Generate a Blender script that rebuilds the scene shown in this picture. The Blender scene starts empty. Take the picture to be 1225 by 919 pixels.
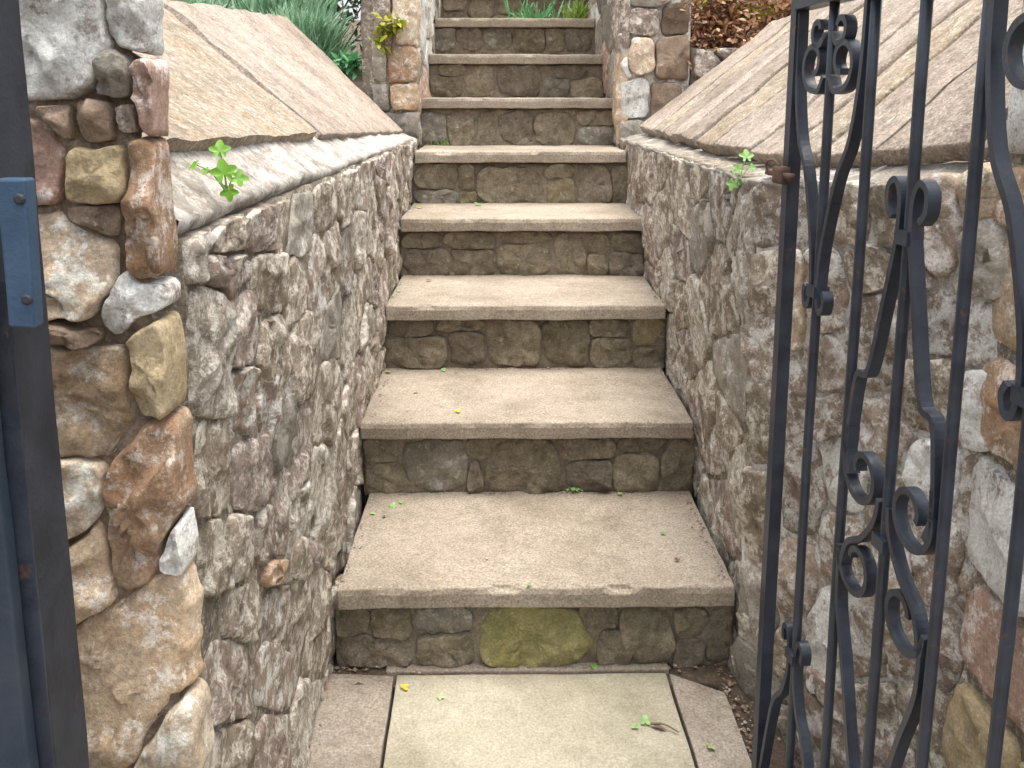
import bpy, math, random
from mathutils import Vector, noise
R = math.radians
rnd = random.Random(7)
scn = bpy.context.scene
col = scn.collection

# ------------------------------------------------------------------ camera
F, PX, PY, IW, IH = 1050.0, 612.5, 300.0, 1225.0, 919.0
CAM = Vector((-0.0655, 0.0, 1.1328))
FW = Vector((0.01167, 0.98544, -0.16962)).normalized()
RT = Vector((0.99993, -0.01151, 0.0)); RT = (RT - FW * RT.dot(FW)).normalized()
UP = RT.cross(FW)
from mathutils import Matrix
cd = bpy.data.cameras.new('camera')
cam = bpy.data.objects.new('camera', cd); col.objects.link(cam)
cam.matrix_world = Matrix(((RT.x, UP.x, -FW.x, CAM.x), (RT.y, UP.y, -FW.y, CAM.y), (RT.z, UP.z, -FW.z, CAM.z), (0, 0, 0, 1)))
cd.sensor_fit = 'HORIZONTAL'; cd.sensor_width = 36
cd.lens = 36 * F / IW
cd.shift_x = 0.0; cd.shift_y = -(IH / 2 - PY) / IW
cd.clip_start = 0.02; cd.clip_end = 500
scn.camera = cam

def ray(x, y): return FW + RT * ((x - PX) / F) + UP * ((PY - y) / F)
def ony(x, y, Y): d = ray(x, y); return CAM + d * (Y / d.y)
def onx(x, y, X): d = ray(x, y); return CAM + d * ((X - CAM.x) / d.x)
def onz(x, y, Z): d = ray(x, y); return CAM + d * ((Z - CAM.z) / d.z)
def onp(x, y, P, N): d = ray(x, y); return CAM + d * ((P - CAM).dot(N) / d.dot(N))

# ------------------------------------------------------------------ light
SUN_EL, SUN_ROT = R(82), R(120)
w = bpy.data.worlds.new('World'); scn.world = w; w.use_nodes = True
nt = w.node_tree; bg = nt.nodes['Background']
sky = nt.nodes.new('ShaderNodeTexSky'); sky.sky_type = 'NISHITA'; sky.sun_disc = False
sky.sun_elevation = SUN_EL; sky.sun_rotation = SUN_ROT
sky.air_density = 1.0; sky.dust_density = 5.0; sky.ozone_density = 1.0
hs = nt.nodes.new('ShaderNodeHueSaturation'); hs.inputs['Saturation'].default_value = .35   # veiled white sky
nt.links.new(sky.outputs[0], hs.inputs['Color']); nt.links.new(hs.outputs[0], bg.inputs[0]); bg.inputs[1].default_value = 0.15
sd = bpy.data.lights.new('sun', 'SUN'); sd.energy = 1.2; sd.angle = R(40); sd.color = (1.0, 0.95, 0.88)
sun = bpy.data.objects.new('sun', sd); col.objects.link(sun)
# the veiled sun stands almost overhead, a little to the right
sv = Vector((math.sin(SUN_ROT) * math.cos(SUN_EL), math.cos(SUN_ROT) * math.cos(SUN_EL), math.sin(SUN_EL)))
sun.rotation_euler = (-sv).to_track_quat('-Z', 'Y').to_euler()
scn.view_settings.view_transform = 'Standard'; scn.view_settings.look = 'None'
scn.view_settings.exposure = 1.42; scn.view_settings.gamma = 1.0

# ------------------------------------------------------------------ materials
def newmat(name):
    m = bpy.data.materials.new(name); m.use_nodes = True
    return m, m.node_tree.nodes, m.node_tree.links, m.node_tree.nodes['Principled BSDF']
def ramp(N, pts):
    r = N.new('ShaderNodeValToRGB'); cr = r.color_ramp
    while len(cr.elements) < len(pts): cr.elements.new(0.5)
    for e, (p, c) in zip(cr.elements, pts):
        e.position = p; e.color = tuple(c) + (1,) if len(c) == 3 else c
    return r
def mixc(N, L, fac, a, b, mode='MIX'):
    m = N.new('ShaderNodeMix'); m.data_type = 'RGBA'; m.blend_type = mode
    for sock, v in ((m.inputs[0], fac), (m.inputs[6], a), (m.inputs[7], b)):
        if hasattr(v, 'links') or hasattr(v, 'is_linked'): L.new(v, sock)
        elif isinstance(v, (int, float)): sock.default_value = v
        else: sock.default_value = tuple(v) + (1,)
    return m.outputs[2]
def noi(N, L, vec, scale, detail=4, rough=0.6, dist=0.0):
    n = N.new('ShaderNodeTexNoise'); n.inputs['Scale'].default_value = scale
    n.inputs['Detail'].default_value = detail; n.inputs['Roughness'].default_value = rough
    n.inputs['Distortion'].default_value = dist
    L.new(vec, n.inputs['Vector']); return n.outputs[0]
def stone_mat(name, c1, c2, c3, lichen=0.5, grain=0.5, bump=0.5, var=0.35, low=9.0, lsc=22.0, dark=0.5, stretch=(1, 1, 1), moss=0.0):
    """two mixed rock colours, lichen blotches c3, dark pits, grain, per-piece variation"""
    m, N, L, P = newmat(name)
    tc = N.new('ShaderNodeTexCoord'); oi = N.new('ShaderNodeObjectInfo')
    mp = N.new('ShaderNodeMapping'); mp.inputs['Scale'].default_value = stretch
    cx = N.new('ShaderNodeCombineXYZ')
    mu = N.new('ShaderNodeMath'); mu.operation = 'MULTIPLY'; mu.inputs[1].default_value = 37.0
    L.new(oi.outputs['Random'], mu.inputs[0])
    for k in range(3): L.new(mu.outputs[0], cx.inputs[k])
    L.new(tc.outputs['Object'], mp.inputs[0]); L.new(cx.outputs[0], mp.inputs['Location'])
    v = mp.outputs[0]
    mp2 = N.new('ShaderNodeMapping'); L.new(tc.outputs['Object'], mp2.inputs[0]); L.new(cx.outputs[0], mp2.inputs['Location']); raw = mp2.outputs[0]
    a = noi(N, L, v, low, 6, 0.7, 0.15)
    base = mixc(N, L, ramp_out(N, L, a, 0.38, 0.62), c1, c2)
    s = noi(N, L, raw, 42, 6, 0.75)
    base = mixc(N, L, 1.0, base, rgb_of(N, L, s, [(0.3, (1 - dark * .65,) * 3), (0.5, (1,) * 3), (0.72, (1 + dark * .45,) * 3)]), 'MULTIPLY')
    l1 = noi(N, L, v, lsc, 9, 0.8, 0.0)
    lo = 0.62 - 0.17 * lichen
    base = mixc(N, L, ramp_out(N, L, l1, lo, lo + 0.07), base, c3)
    if moss:
        l2 = noi(N, L, v, 13, 6, 0.7, 0.5)
        base = mixc(N, L, ramp_out(N, L, l2, 0.62 - .2 * moss, 0.75 - .2 * moss), base, (0.21, 0.20, 0.085))
    st = noi(N, L, raw, 4.5, 6, 0.65)
    base = mixc(N, L, 1.0, base, rgb_of(N, L, st, [(0.32, (.74, .73, .70)), (0.52, (1, 1, 1)), (0.7, (1.09, 1.09, 1.1))]), 'MULTIPLY')
    g = noi(N, L, raw, 210, 3, 0.8)
    base = mixc(N, L, 1.0, base, rgb_of(N, L, g, [(0.3, (1 - grain * .6,) * 3), (0.5, (1,) * 3), (0.7, (1 + grain * .6,) * 3)]), 'MULTIPLY')
    hv = N.new('ShaderNodeHueSaturation')
    mr = N.new('ShaderNodeMapRange'); L.new(oi.outputs['Random'], mr.inputs[0])
    mr.inputs[3].default_value = 1 - var; mr.inputs[4].default_value = 1 + var * .8
    L.new(mr.outputs[0], hv.inputs['Value']); L.new(base, hv.inputs['Color'])
    L.new(hv.outputs[0], P.inputs['Base Color'])
    P.inputs['Roughness'].default_value = 0.92; P.inputs['Specular IOR Level'].default_value = 0.25
    # relief
    h1 = noi(N, L, raw, 30, 9, 0.76, 0.0); h2 = noi(N, L, raw, 150, 4, 0.75)
    ad = N.new('ShaderNodeMath'); ad.operation = 'MULTIPLY_ADD'; ad.inputs[1].default_value = 0.35
    L.new(h2, ad.inputs[0]); L.new(h1, ad.inputs[2])
    b = N.new('ShaderNodeBump'); b.inputs['Strength'].default_value = min(1, bump * 1.2); b.inputs['Distance'].default_value = 0.012 * bump * 1.6
    L.new(ad.outputs[0], b.inputs['Height']); L.new(b.outputs[0], P.inputs['Normal'])
    return m
def ramp_out(N, L, src, lo, hi):
    mr = N.new('ShaderNodeMapRange'); mr.inputs[1].default_value = lo; mr.inputs[2].default_value = hi
    L.new(src, mr.inputs[0]); return mr.outputs[0]
def rgb_of(N, L, src, pts):
    r = ramp(N, pts); L.new(src, r.inputs[0]); return r.outputs[0]

WHT = (0.56, 0.55, 0.50)
M = {}
M['tan'] = stone_mat('tan_sandstone', (0.466, 0.325, 0.196), (0.535, 0.42, 0.294), (0.75, 0.667, 0.57), 0.6, var=.2)
M['orange'] = stone_mat('orange_sandstone', (0.43, 0.258, 0.153), (0.384, 0.283, 0.19), (0.703, 0.606, 0.521), 0.6, var=.2, lsc=30)
M['rosy'] = stone_mat('rosy_lichened_stone', (0.341, 0.253, 0.193), (0.299, 0.242, 0.187), (0.662, 0.64, 0.583), .85, lsc=28, var=.25, bump=.7)
M['mortar_white'] = stone_mat('limewashed_mortar', (.30, .26, .22), (.40, .36, .31), (.66, .64, .60), .95, low=11, lsc=16, var=0)
M['pink'] = stone_mat('pink_sandstone', (0.466, 0.312, 0.244), (0.36, 0.252, 0.196), (0.728, 0.643, 0.582), 0.6, var=.2)
M['pale'] = stone_mat('pale_sandstone', (0.582, 0.48, 0.355), (0.5, 0.384, 0.27), (0.75, 0.728, 0.63), 0.65, var=.15)
M['whitish'] = stone_mat('lichened_stone', (0.331, 0.264, 0.232), (0.485, 0.452, 0.408), (0.728, 0.728, 0.683), 1.25, lsc=34, var=.12)
M['pale2'] = stone_mat('pale_pinkish_stone', (.40, .315, .245), (.34, .27, .21), (.66, .62, .57), .8, var=.15, lsc=30)
M['brown'] = stone_mat('brown_stone', (.22, .16, .115), (.29, .22, .16), (.45, .40, .33), .2, var=.25)
M['yellow'] = stone_mat('yellow_sandstone', (0.462, 0.363, 0.209), (0.396, 0.319, 0.198), (0.55, 0.495, 0.374), .2, var=.15)
M['mauve'] = stone_mat('mauve_grey_stone', (0.274, 0.212, 0.177), (0.321, 0.256, 0.21), (0.626, 0.578, 0.502), .75, var=.16, lsc=28, dark=.7, bump=.6)
M['wall'] = stone_mat('weathered_wall_stone', (0.27, 0.221, 0.167), (0.326, 0.268, 0.206), (0.666, 0.616, 0.519), .8, var=.13, lsc=26, bump=.62, dark=.75)
M['whitish2'] = stone_mat('pale_lichened_wall_stone', (0.347, 0.296, 0.238), (0.426, 0.373, 0.301), (0.697, 0.659, 0.574), .85, lsc=45, var=.12, dark=.7, bump=.7)
M['grey'] = stone_mat('grey_stone', (.27, .245, .205), (.33, .30, .25), (.52, .50, .45), .5, var=.3)
M['grey_dark'] = stone_mat('dull_grey_stone', (.215, .195, .16), (.26, .235, .19), (.42, .40, .35), .5, var=.15)
M['yellow_dull'] = stone_mat('dull_yellow_stone', (.30, .25, .15), (.26, .22, .145), (.42, .39, .30), .4, var=.1)
M['rise_a'] = stone_mat('riser_grey_stone', (0.225, 0.195, 0.138), (0.287, 0.242, 0.17), (0.415, 0.365, 0.278), .35, var=.18, lsc=34, dark=.7, bump=.7)
M['rise_b'] = stone_mat('riser_brown_stone', (0.218, 0.185, 0.142), (0.261, 0.217, 0.165), (0.393, 0.359, 0.286), .3, var=.2, lsc=34, dark=.7, bump=.7)
M['moss'] = stone_mat('mossy_stone', (.30, .27, .11), (.24, .21, .12), (.42, .38, .2), .5, moss=.6, var=.1)
M['mortar'] = stone_mat('weathered_mortar', (0.251, 0.21, 0.161), (0.321, 0.275, 0.212), (0.647, 0.598, 0.504), .6, low=14, var=0, lsc=55, dark=.8, bump=.8)
M['mortar_tan'] = stone_mat('tan_mortar', (.23, .175, .125), (.31, .245, .18), (.48, .42, .35), .4, low=14, var=0, dark=.8)
M['mortar_dark'] = stone_mat('dark_joint_mortar', (0.177, 0.148, 0.109), (0.242, 0.201, 0.152), (0.388, 0.334, 0.259), .2, low=14, var=0)
M['haunch'] = stone_mat('pale_mortar_fillet', (0.357, 0.319, 0.273), (0.288, 0.252, 0.207), (0.508, 0.482, 0.44), 1.0, low=8, var=0, bump=.5)
M['slab'] = stone_mat('coping_sandstone', (0.401, 0.324, 0.259), (0.479, 0.404, 0.333), (0.669, 0.626, 0.54), .35, low=6, var=.10, stretch=(0.8, 1.4, .8), bump=.8, lsc=60, dark=.7, grain=.8)
M['slab_y'] = stone_mat('coping_sandstone_yellow', (0.456, 0.353, 0.241), (0.456, 0.386, 0.308), (0.695, 0.661, 0.538), .5, low=6, var=.08, stretch=(0.85, 1.3, .85), bump=.85, lsc=40, dark=.7, grain=.8)
M['tread'] = stone_mat('concrete_tread', (0.278, 0.232, 0.178), (0.329, 0.281, 0.22), (0.436, 0.387, 0.318), .2, grain=.8, low=4, var=.08, bump=.13, lsc=120, dark=.3)
M['paver'] = stone_mat('pale_yellow_paver', (0.312, 0.284, 0.209), (0.349, 0.321, 0.246), (0.437, 0.409, 0.335), .15, grain=.5, low=5, var=0, bump=.25, lsc=70, dark=.25)
M['edge_paver'] = stone_mat('grey_edge_paver', (.23, .195, .155), (.29, .25, .20), (.40, .36, .3), .2, grain=.7, low=6, var=.1, bump=.3, lsc=80, dark=.35)
M['edge_pink'] = stone_mat('pinkish_edge_paver', (0.262, 0.221, 0.18), (0.301, 0.263, 0.216), (0.407, 0.371, 0.309), .2, grain=.7, low=6, var=.1, bump=.3, lsc=80, dark=.35)
M['soil'] = stone_mat('damp_soil', (0.094, 0.069, 0.05), (0.157, 0.116, 0.083), (0.366, 0.323, 0.242), .2, low=20, var=0, bump=.9)
M['litter'] = stone_mat('dry_litter', (0.18, 0.126, 0.089), (0.27, 0.21, 0.147), (0.45, 0.441, 0.347), .5, low=40, var=0, bump=.3)
def paint(name, c, c2, rough, rust=0.0, spec=.5):
    m, N, L, P = newmat(name)
    tc = N.new('ShaderNodeTexCoord'); v = tc.outputs['Object']
    a = noi(N, L, v, 14, 6, .65)
    base = mixc(N, L, ramp_out(N, L, a, .4, .65), c, c2)
    if rust:
        b = noi(N, L, v, 30, 8, .7)
        base = mixc(N, L, ramp_out(N, L, b, .66 - .3 * rust, .74 - .3 * rust), base, (.10, .055, .035))
    ch = noi(N, L, v, 260, 4, .7)
    base = mixc(N, L, ramp_out(N, L, ch, .74, .78), base, (.30, .32, .34))
    L.new(base, P.inputs['Base Color'])
    L.new(rgb_of(N, L, a, [(.3, (rough - .12,) * 3), (.7, (rough + .15,) * 3)]), P.inputs['Roughness'])
    P.inputs['Specular IOR Level'].default_value = spec
    bp = N.new('ShaderNodeBump'); bp.inputs['Strength'].default_value = .35; bp.inputs['Distance'].default_value = .002
    L.new(noi(N, L, v, 110, 5, .7), bp.inputs['Height']); L.new(bp.outputs[0], P.inputs['Normal'])
    return m
M['iron'] = paint('blue_black_iron_paint', (.018, .023, .034), (.036, .047, .066), .38, .16)
M['iron_post'] = paint('dark_post_paint', (.022, .024, .031), (.042, .047, .058), .6, .1, .3)
M['iron_face'] = paint('weathered_blue_paint', (.022, .034, .052), (.04, .05, .066), .5, .0, .3)
M['blue'] = paint('blue_metal_paint', (.028, .062, .11), (.04, .08, .14), .45, .05)
M['rust'] = paint('rusty_iron', (.13, .075, .05), (.08, .05, .04), .8, .6)
def leafmat(name, c1, c2, tr=.25):
    m, N, L, P = newmat(name)
    tc = N.new('ShaderNodeTexCoord'); g = N.new('ShaderNodeNewGeometry')
    base = rgb_of(N, L, g.outputs['Random Per Island'], [(0.0, c1), (1.0, c2)])
    a = noi(N, L, tc.outputs['Object'], 60, 3, .6)
    base = mixc(N, L, 1.0, base, rgb_of(N, L, a, [(.3, (.75,) * 3), (.7, (1.25,) * 3)]), 'MULTIPLY')
    L.new(base, P.inputs['Base Color']); P.inputs['Roughness'].default_value = .5
    T = N.new('ShaderNodeBsdfTranslucent'); L.new(base, T.inputs[0])
    mx = N.new('ShaderNodeMixShader'); mx.inputs[0].default_value = tr
    L.new(P.outputs[0], mx.inputs[1]); L.new(T.outputs[0], mx.inputs[2])
    L.new(mx.outputs[0], N['Material Output'].inputs[0])
    return m
M['leaf_bright'] = leafmat('bright_green_leaf', (.13, .33, .03), (.20, .42, .04))
M['leaf_mint'] = leafmat('fresh_green_leaf', (.16, .36, .10), (.26, .45, .12))
M['leaf_pale'] = leafmat('pale_green_leaf', (.28, .40, .18), (.38, .47, .22))
M['leaf_yellow'] = leafmat('yellow_leaf', (.55, .48, .05), (.60, .52, .08))
M['leaf_dry'] = leafmat('dry_brown_leaf', (.12, .08, .05), (.2, .13, .08))
M['leaf_lav'] = leafmat('blue_green_leaf', (.16, .32, .17), (.34, .52, .34))
M['leaf_fern'] = leafmat('fern_green_leaf', (.07, .26, .09), (.16, .40, .17))
M['leaf_gold'] = leafmat('yellow_green_leaf', (.25, .30, .02), (.42, .40, .04))
M['leaf_red'] = leafmat('red_brown_leaf', (.22, .10, .07), (.55, .33, .16))
M['leaf_dark'] = leafmat('dark_shrub_leaf', (.05, .09, .03), (.10, .17, .05))
M['grass'] = leafmat('grass_blade', (.13, .25, .03), (.28, .40, .05))
M['stem'] = leafmat('brown_stem', (.08, .05, .03), (.12, .08, .05), 0.0)
M['petal'] = leafmat('pink_petal', (.55, .30, .26), (.6, .45, .38))

# ------------------------------------------------------------------ helpers
def mesh(name, verts, faces, mat, parent=None, origin=None, smooth=True):
    if origin is None: origin = Vector((0, 0, 0))
    me = bpy.data.meshes.new(name)
    me.from_pydata([tuple(Vector(v) - origin) for v in verts], [], faces)
    if smooth: me.polygons.foreach_set('use_smooth', [True] * len(me.polygons))
    if isinstance(mat, (list, tuple)):
        for q in mat: me.materials.append(q)
    else: me.materials.append(mat)
    me.update()
    o = bpy.data.objects.new(name, me); col.objects.link(o)
    wl = origin.copy()
    if parent is not None:
        o.parent = parent; p = parent
        while p is not None: wl -= p.location; p = p.parent
    o.location = wl
    return o
def thing(name, label, cat, loc=(0, 0, 0), group=None):
    o = bpy.data.objects.new(name, None); o.empty_display_size = .1; col.objects.link(o); o.location = loc
    return tag(o, label, cat, group)
def tag(o, label, cat, group=None):
    o['label'] = label; o['category'] = cat
    if group: o['group'] = group
    return o
def nv(p, s, amp):
    return Vector(noise.noise_vector(Vector(p) * s)) * amp
def rough(p, amp, s=7.0):
    q = Vector(p)
    return q + nv(q, s, amp) + nv(q + Vector((9, 3, 5)), s * 3.1, amp * .4)
def hexa(c, cell, amp, s=7.0):
    """8 corners: bottom 4 (ccw from above) + top 4 -> welded rough skin"""
    c = [Vector(p) for p in c]; V = []; idx = {}; Fc = []
    def vid(p):
        k = (round(p.x, 4), round(p.y, 4), round(p.z, 4))
        if k not in idx: idx[k] = len(V); V.append(rough(p, amp, s) if amp else p)
        return idx[k]
    for q in ((0, 3, 2, 1), (4, 5, 6, 7), (0, 1, 5, 4), (1, 2, 6, 5), (2, 3, 7, 6), (3, 0, 4, 7)):
        a, b, d, e = (c[k] for k in q)
        # shared subdivision counts on parallel edges
        nu = max(1, int(round(max((b - a).length, (d - e).length) / cell)))
        nw = max(1, int(round(max((e - a).length, (d - b).length) / cell)))
        g = [[vid(a.lerp(b, i / nu).lerp(e.lerp(d, i / nu), j / nw)) for i in range(nu + 1)] for j in range(nw + 1)]
        for j in range(nw):
            for i in range(nu):
                f = (g[j][i], g[j][i + 1], g[j + 1][i + 1], g[j + 1][i])
                if len(set(f)) == 4: Fc.append(f)
    return V, Fc
def box(x0, x1, y0, y1, z0, z1): return [(x0, y0, z0), (x1, y0, z0), (x1, y1, z0), (x0, y1, z0), (x0, y0, z1), (x1, y0, z1), (x1, y1, z1), (x0, y1, z1)]
def smooth_poly(P, n=2):
    for _ in range(n):
        Q = []
        for i in range(len(P)):
            a, b = P[i], P[(i + 1) % len(P)]
            Q += [(a[0] * .9 + b[0] * .1, a[1] * .9 + b[1] * .1), (a[0] * .1 + b[0] * .9, a[1] * .1 + b[1] * .9)]
        P = Q
    return P
def resample(P, sp):
    L = [math.hypot(P[(i + 1) % len(P)][0] - P[i][0], P[(i + 1) % len(P)][1] - P[i][1]) for i in range(len(P))]
    T = sum(L); n = max(14, min(110, int(T / sp))); out = []; i = 0; acc = 0
    for k in range(n):
        t = T * k / n
        while acc + L[i] < t: acc += L[i]; i += 1
        f = (t - acc) / max(L[i], 1e-9); a, b = P[i], P[(i + 1) % len(P)]
        out.append((a[0] + (b[0] - a[0]) * f, a[1] + (b[1] - a[1]) * f))
    return out
RINGS = [(1.02, -1.0), (1.0, 0.0), (.98, .78), (.945, .98), (.82, 1.0), (.64, 1.0), (.48, 1.0), (.32, 1.0), (.16, 1.0)]
def stone(poly, Fm, depth, mat, parent, seed, sp=.014, bulge=.006, back=.03, name='stone', tilt=.0, rnd_n=2, label=None):
    """poly: outline in the wall's (u, v); Fm: (origin, u, v, normal) of the wall face"""
    O, U, V, N = Fm
    P = resample(smooth_poly(poly, rnd_n), sp); n = len(P)
    cx = sum(p[0] for p in P) / n; cy = sum(p[1] for p in P) / n
    r = random.Random(seed); so = Vector((r.uniform(-50, 50), r.uniform(-50, 50), r.uniform(-50, 50)))
    size = math.sqrt(max(1e-6, abs(sum(P[i][0] * P[(i + 1) % n][1] - P[(i + 1) % n][0] * P[i][1] for i in range(n)) / 2)))
    tx, ty = r.uniform(-tilt, tilt), r.uniform(-tilt, tilt)
    rad = size * .56; ns = max(3, min(26, int(rad * .9 / (sp * 1.15))))
    RG = RINGS[:4] + [(.90 * (1 - k / ns), 1.0) for k in range(ns)]
    vs = []
    fr = 1.3 / max(size, .03)
    fc_ = [(r.uniform(-.6, .6) * size, r.uniform(-.6, .6) * size, r.uniform(-.16, .16), r.uniform(-.16, .16), r.uniform(-.45, .45) * bulge) for _ in range(5)]   # broken facets
    pl = [(r.uniform(0, 2 * math.pi), r.uniform(.06, .30), r.uniform(.12, .42)) for _ in range(4)]   # cleft planes
    for s, h in RG + [(0, 1.0)]:
        for k in range(n if s else 1):
            du, dv = (P[k][0] - cx) * s, (P[k][1] - cy) * s
            if s > .3:   # ragged outline
                q = Vector((du, dv, 0)) * 26 + so
                du += noise.noise(q) * .007 * (size / .1) ** .5; dv += noise.noise(q + Vector((7, 7, 7))) * .007 * (size / .1) ** .5
            z = (-back if h < 0 else depth * h)
            if h >= 0:
                q = Vector((du, dv, z)) + so
                m_ = noise.noise(q * fr) * bulge * .9 + noise.noise(q * fr * 2.6) * bulge * .8 + noise.noise(q * 60) * bulge * .45 + noise.noise(q * 130) * bulge * .22
                z += m_ * min(1, h + .25) + tx * du + ty * dv
                z += noise.ridged_multi_fractal(q * 22, 1.0, 2.2, 4, 1.0, 2.0) * bulge * .75 - bulge * .7
                e = min(fc_, key=lambda t_: (du - t_[0]) ** 2 + (dv - t_[1]) ** 2)
                z += max(-.006, min(.006, (e[4] + (du - e[0]) * e[2] + (dv - e[1]) * e[3]) * min(1, bulge / .007)))
                dr = 0
                for pa, ps, po in pl:
                    e = (math.cos(pa) * du + math.sin(pa) * dv) / size - po
                    if e > 0: dr += e * size * ps
                z -= min(dr, .011)
                if s < .93: z = max(z, depth * .45)
            vs.append(O + U * (cx + du) + V * (cy + dv) + N * z)
    fc = []
    R_ = len(RG)
    for j in range(R_ - 1):
        for k in range(n):
            k2 = (k + 1) % n
            fc.append((j * n + k, j * n + k2, (j + 1) * n + k2, (j + 1) * n + k))
    c = R_ * n
    for k in range(n): fc.append(((R_ - 1) * n + k, (R_ - 1) * n + (k + 1) % n, c))
    # orientation
    area = sum(P[i][0] * P[(i + 1) % n][1] - P[(i + 1) % n][0] * P[i][1] for i in range(n))
    if (area > 0) != (U.cross(V).dot(N) > 0): fc = [tuple(reversed(f)) for f in fc]
    o = mesh(name, vs, fc, mat, parent, O + U * cx + V * cy)
    if label: o['label'] = label
    return o
def seg_d(px, py, a, b):
    dx, dy = b[0] - a[0], b[1] - a[1]; l2 = dx * dx + dy * dy or 1e-12
    t = max(0, min(1, ((px - a[0]) * dx + (py - a[1]) * dy) / l2))
    return math.hypot(px - a[0] - dx * t, py - a[1] - dy * t)
def poly_d(px, py, P):
    ins = False; d = 1e9
    for i in range(len(P)):
        a, b = P[i], P[i - 1]
        if (a[1] > py) != (b[1] > py) and px < (b[0] - a[0]) * (py - a[1]) / (b[1] - a[1]) + a[0]: ins = not ins
        d = min(d, seg_d(px, py, a, b))
    return -d if ins else d
def tight(polys, joint, maxd, lim=(-9, 9, -9, 9), N=44):
    """grow the outlines until neighbouring stones meet with a narrow joint"""
    cs = [(sum(p[0] for p in P) / len(P), sum(p[1] for p in P) / len(P)) for P in polys]
    rs = [max(math.hypot(p[0] - c[0], p[1] - c[1]) for p in P) for P, c in zip(polys, cs)]
    out = []
    for i, P in enumerate(polys):
        c = cs[i]; Q = []
        nb = [j for j in range(len(polys)) if j != i and math.hypot(cs[j][0] - c[0], cs[j][1] - c[1]) < rs[i] + rs[j] + 2 * maxd]
        for k in range(N):
            a = 2 * math.pi * k / N; ca, sa = math.cos(a), math.sin(a); lo, hi = .004, rs[i] + maxd
            step = (hi - lo) / 26; r_ = lo
            while r_ < hi:
                x, y = c[0] + ca * r_, c[1] + sa * r_
                own = poly_d(x, y, P)
                if own > maxd or x < lim[0] or x > lim[1] or y < lim[2] or y > lim[3]: break
                if own > -.004 and any(poly_d(x, y, polys[j]) < own + joint for j in nb): break
                r_ += step
            r_ = max(lo, r_ - step * .5)
            Q.append((c[0] + ca * r_, c[1] + sa * r_))
        Q = [((Q[k - 1][0] + 2 * Q[k][0] + Q[(k + 1) % N][0]) / 4, (Q[k - 1][1] + 2 * Q[k][1] + Q[(k + 1) % N][1]) / 4) for k in range(N)]
        out.append(Q)
    return out
def shrink(P, d):
    cx = sum(p[0] for p in P) / len(P); cy = sum(p[1] for p in P) / len(P); out = []
    for x, y in P:
        l = math.hypot(x - cx, y - cy) or 1; f = max(.5, (l - d) / l)
        out.append((cx + (x - cx) * f, cy + (y - cy) * f))
    return out
def cells(u0, u1, v0, v1, n, seed, asp=1.5, clip=None):
    """irregular rubble layout: convex cells of jittered, relaxed points"""
    r = random.Random(seed); pts = []
    W, H = u1 - u0, v1 - v0
    tries = 0; dmin = math.sqrt(W * H / n / asp) * .86
    while len(pts) < n and tries < 6000:
        tries += 1; p = (r.uniform(u0, u1), r.uniform(v0, v1)); dm = dmin * (1 if tries < 3000 else .7) * r.choice((.65, 1, 1.25))
        if all(math.hypot((p[0] - q[0]) / asp, p[1] - q[1]) > dm for q in pts): pts.append(p)
    out = []
    for i, p in enumerate(pts):
        poly = [(u0, v0), (u1, v0), (u1, v1), (u0, v1)]
        for j, q in enumerate(pts):
            if i == j: continue
            # metric squeezed in u
            px_, qx = p[0] / asp, q[0] / asp
            nx, ny = qx - px_, q[1] - p[1]; c = (qx * qx - px_ * px_ + q[1] ** 2 - p[1] ** 2) / 2
            new = []
            for k in range(len(poly)):
                a, b = poly[k], poly[(k + 1) % len(poly)]
                da = a[0] / asp * nx + a[1] * ny - c; db = b[0] / asp * nx + b[1] * ny - c
                if da <= 0: new.append(a)
                if da * db < 0:
                    t = da / (da - db); new.append((a[0] + (b[0] - a[0]) * t, a[1] + (b[1] - a[1]) * t))
            poly = new
            if len(poly) < 3: break
        if len(poly) >= 3:
            out.append(poly)
    return out
def face(O, U, V):
    U = Vector(U).normalized(); V = Vector(V); V = (V - U * V.dot(U)).normalized()
    return (Vector(O), U, V, U.cross(V))
def uv(p, Fm): d = p - Fm[0]; return (d.dot(Fm[1]), d.dot(Fm[2]))
def cat(P, n=6, closed=False):
    P = [Vector(p) for p in P]; out = []
    for i in range(len(P) - 1):
        a = P[i - 1] if i else P[0] * 2 - P[1]; b, c = P[i], P[i + 1]; d = P[i + 2] if i + 2 < len(P) else c * 2 - b
        for k in range(n):
            t = k / n
            out.append(.5 * ((2 * b) + (c - a) * t + (2 * a - 5 * b + 4 * c - d) * t * t + (3 * b - a - 3 * c + d) * t ** 3))
    out.append(P[-1]); return out
def sweep(P, side, w, t, V, Fc, seg=4):
    """flat (seg 4) or round bar along P; side: direction of width w; thickness t"""
    side = Vector(side).normalized(); b0 = len(V); n = len(P)
    for i, p in enumerate(P):
        tg = (P[min(i + 1, n - 1)] - P[max(i - 1, 0)]).normalized()
        nn = tg.cross(side).normalized(); sd_ = nn.cross(tg).normalized()
        for k in range(seg):
            a = 2 * math.pi * (k + .5) / seg
            r2 = math.sqrt(2) if seg == 4 else 1
            V.append(p + sd_ * (math.cos(a) * w / 2 * r2) + nn * (math.sin(a) * t / 2 * r2))
    for i in range(n - 1):
        for k in range(seg):
            k2 = (k + 1) % seg; a = b0 + i * seg
            Fc.append((a + k, a + k2, a + seg + k2, a + seg + k))
    Fc.append(tuple(b0 + k for k in reversed(range(seg)))); Fc.append(tuple(b0 + (n - 1) * seg + k for k in range(seg)))

# ------------------------------------------------------------------ measures
RISE, GO, Y1 = .19, .3961, 1.5825
nose = lambda i: Y1 + GO * (i - 1)
TOP = 1.0

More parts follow.
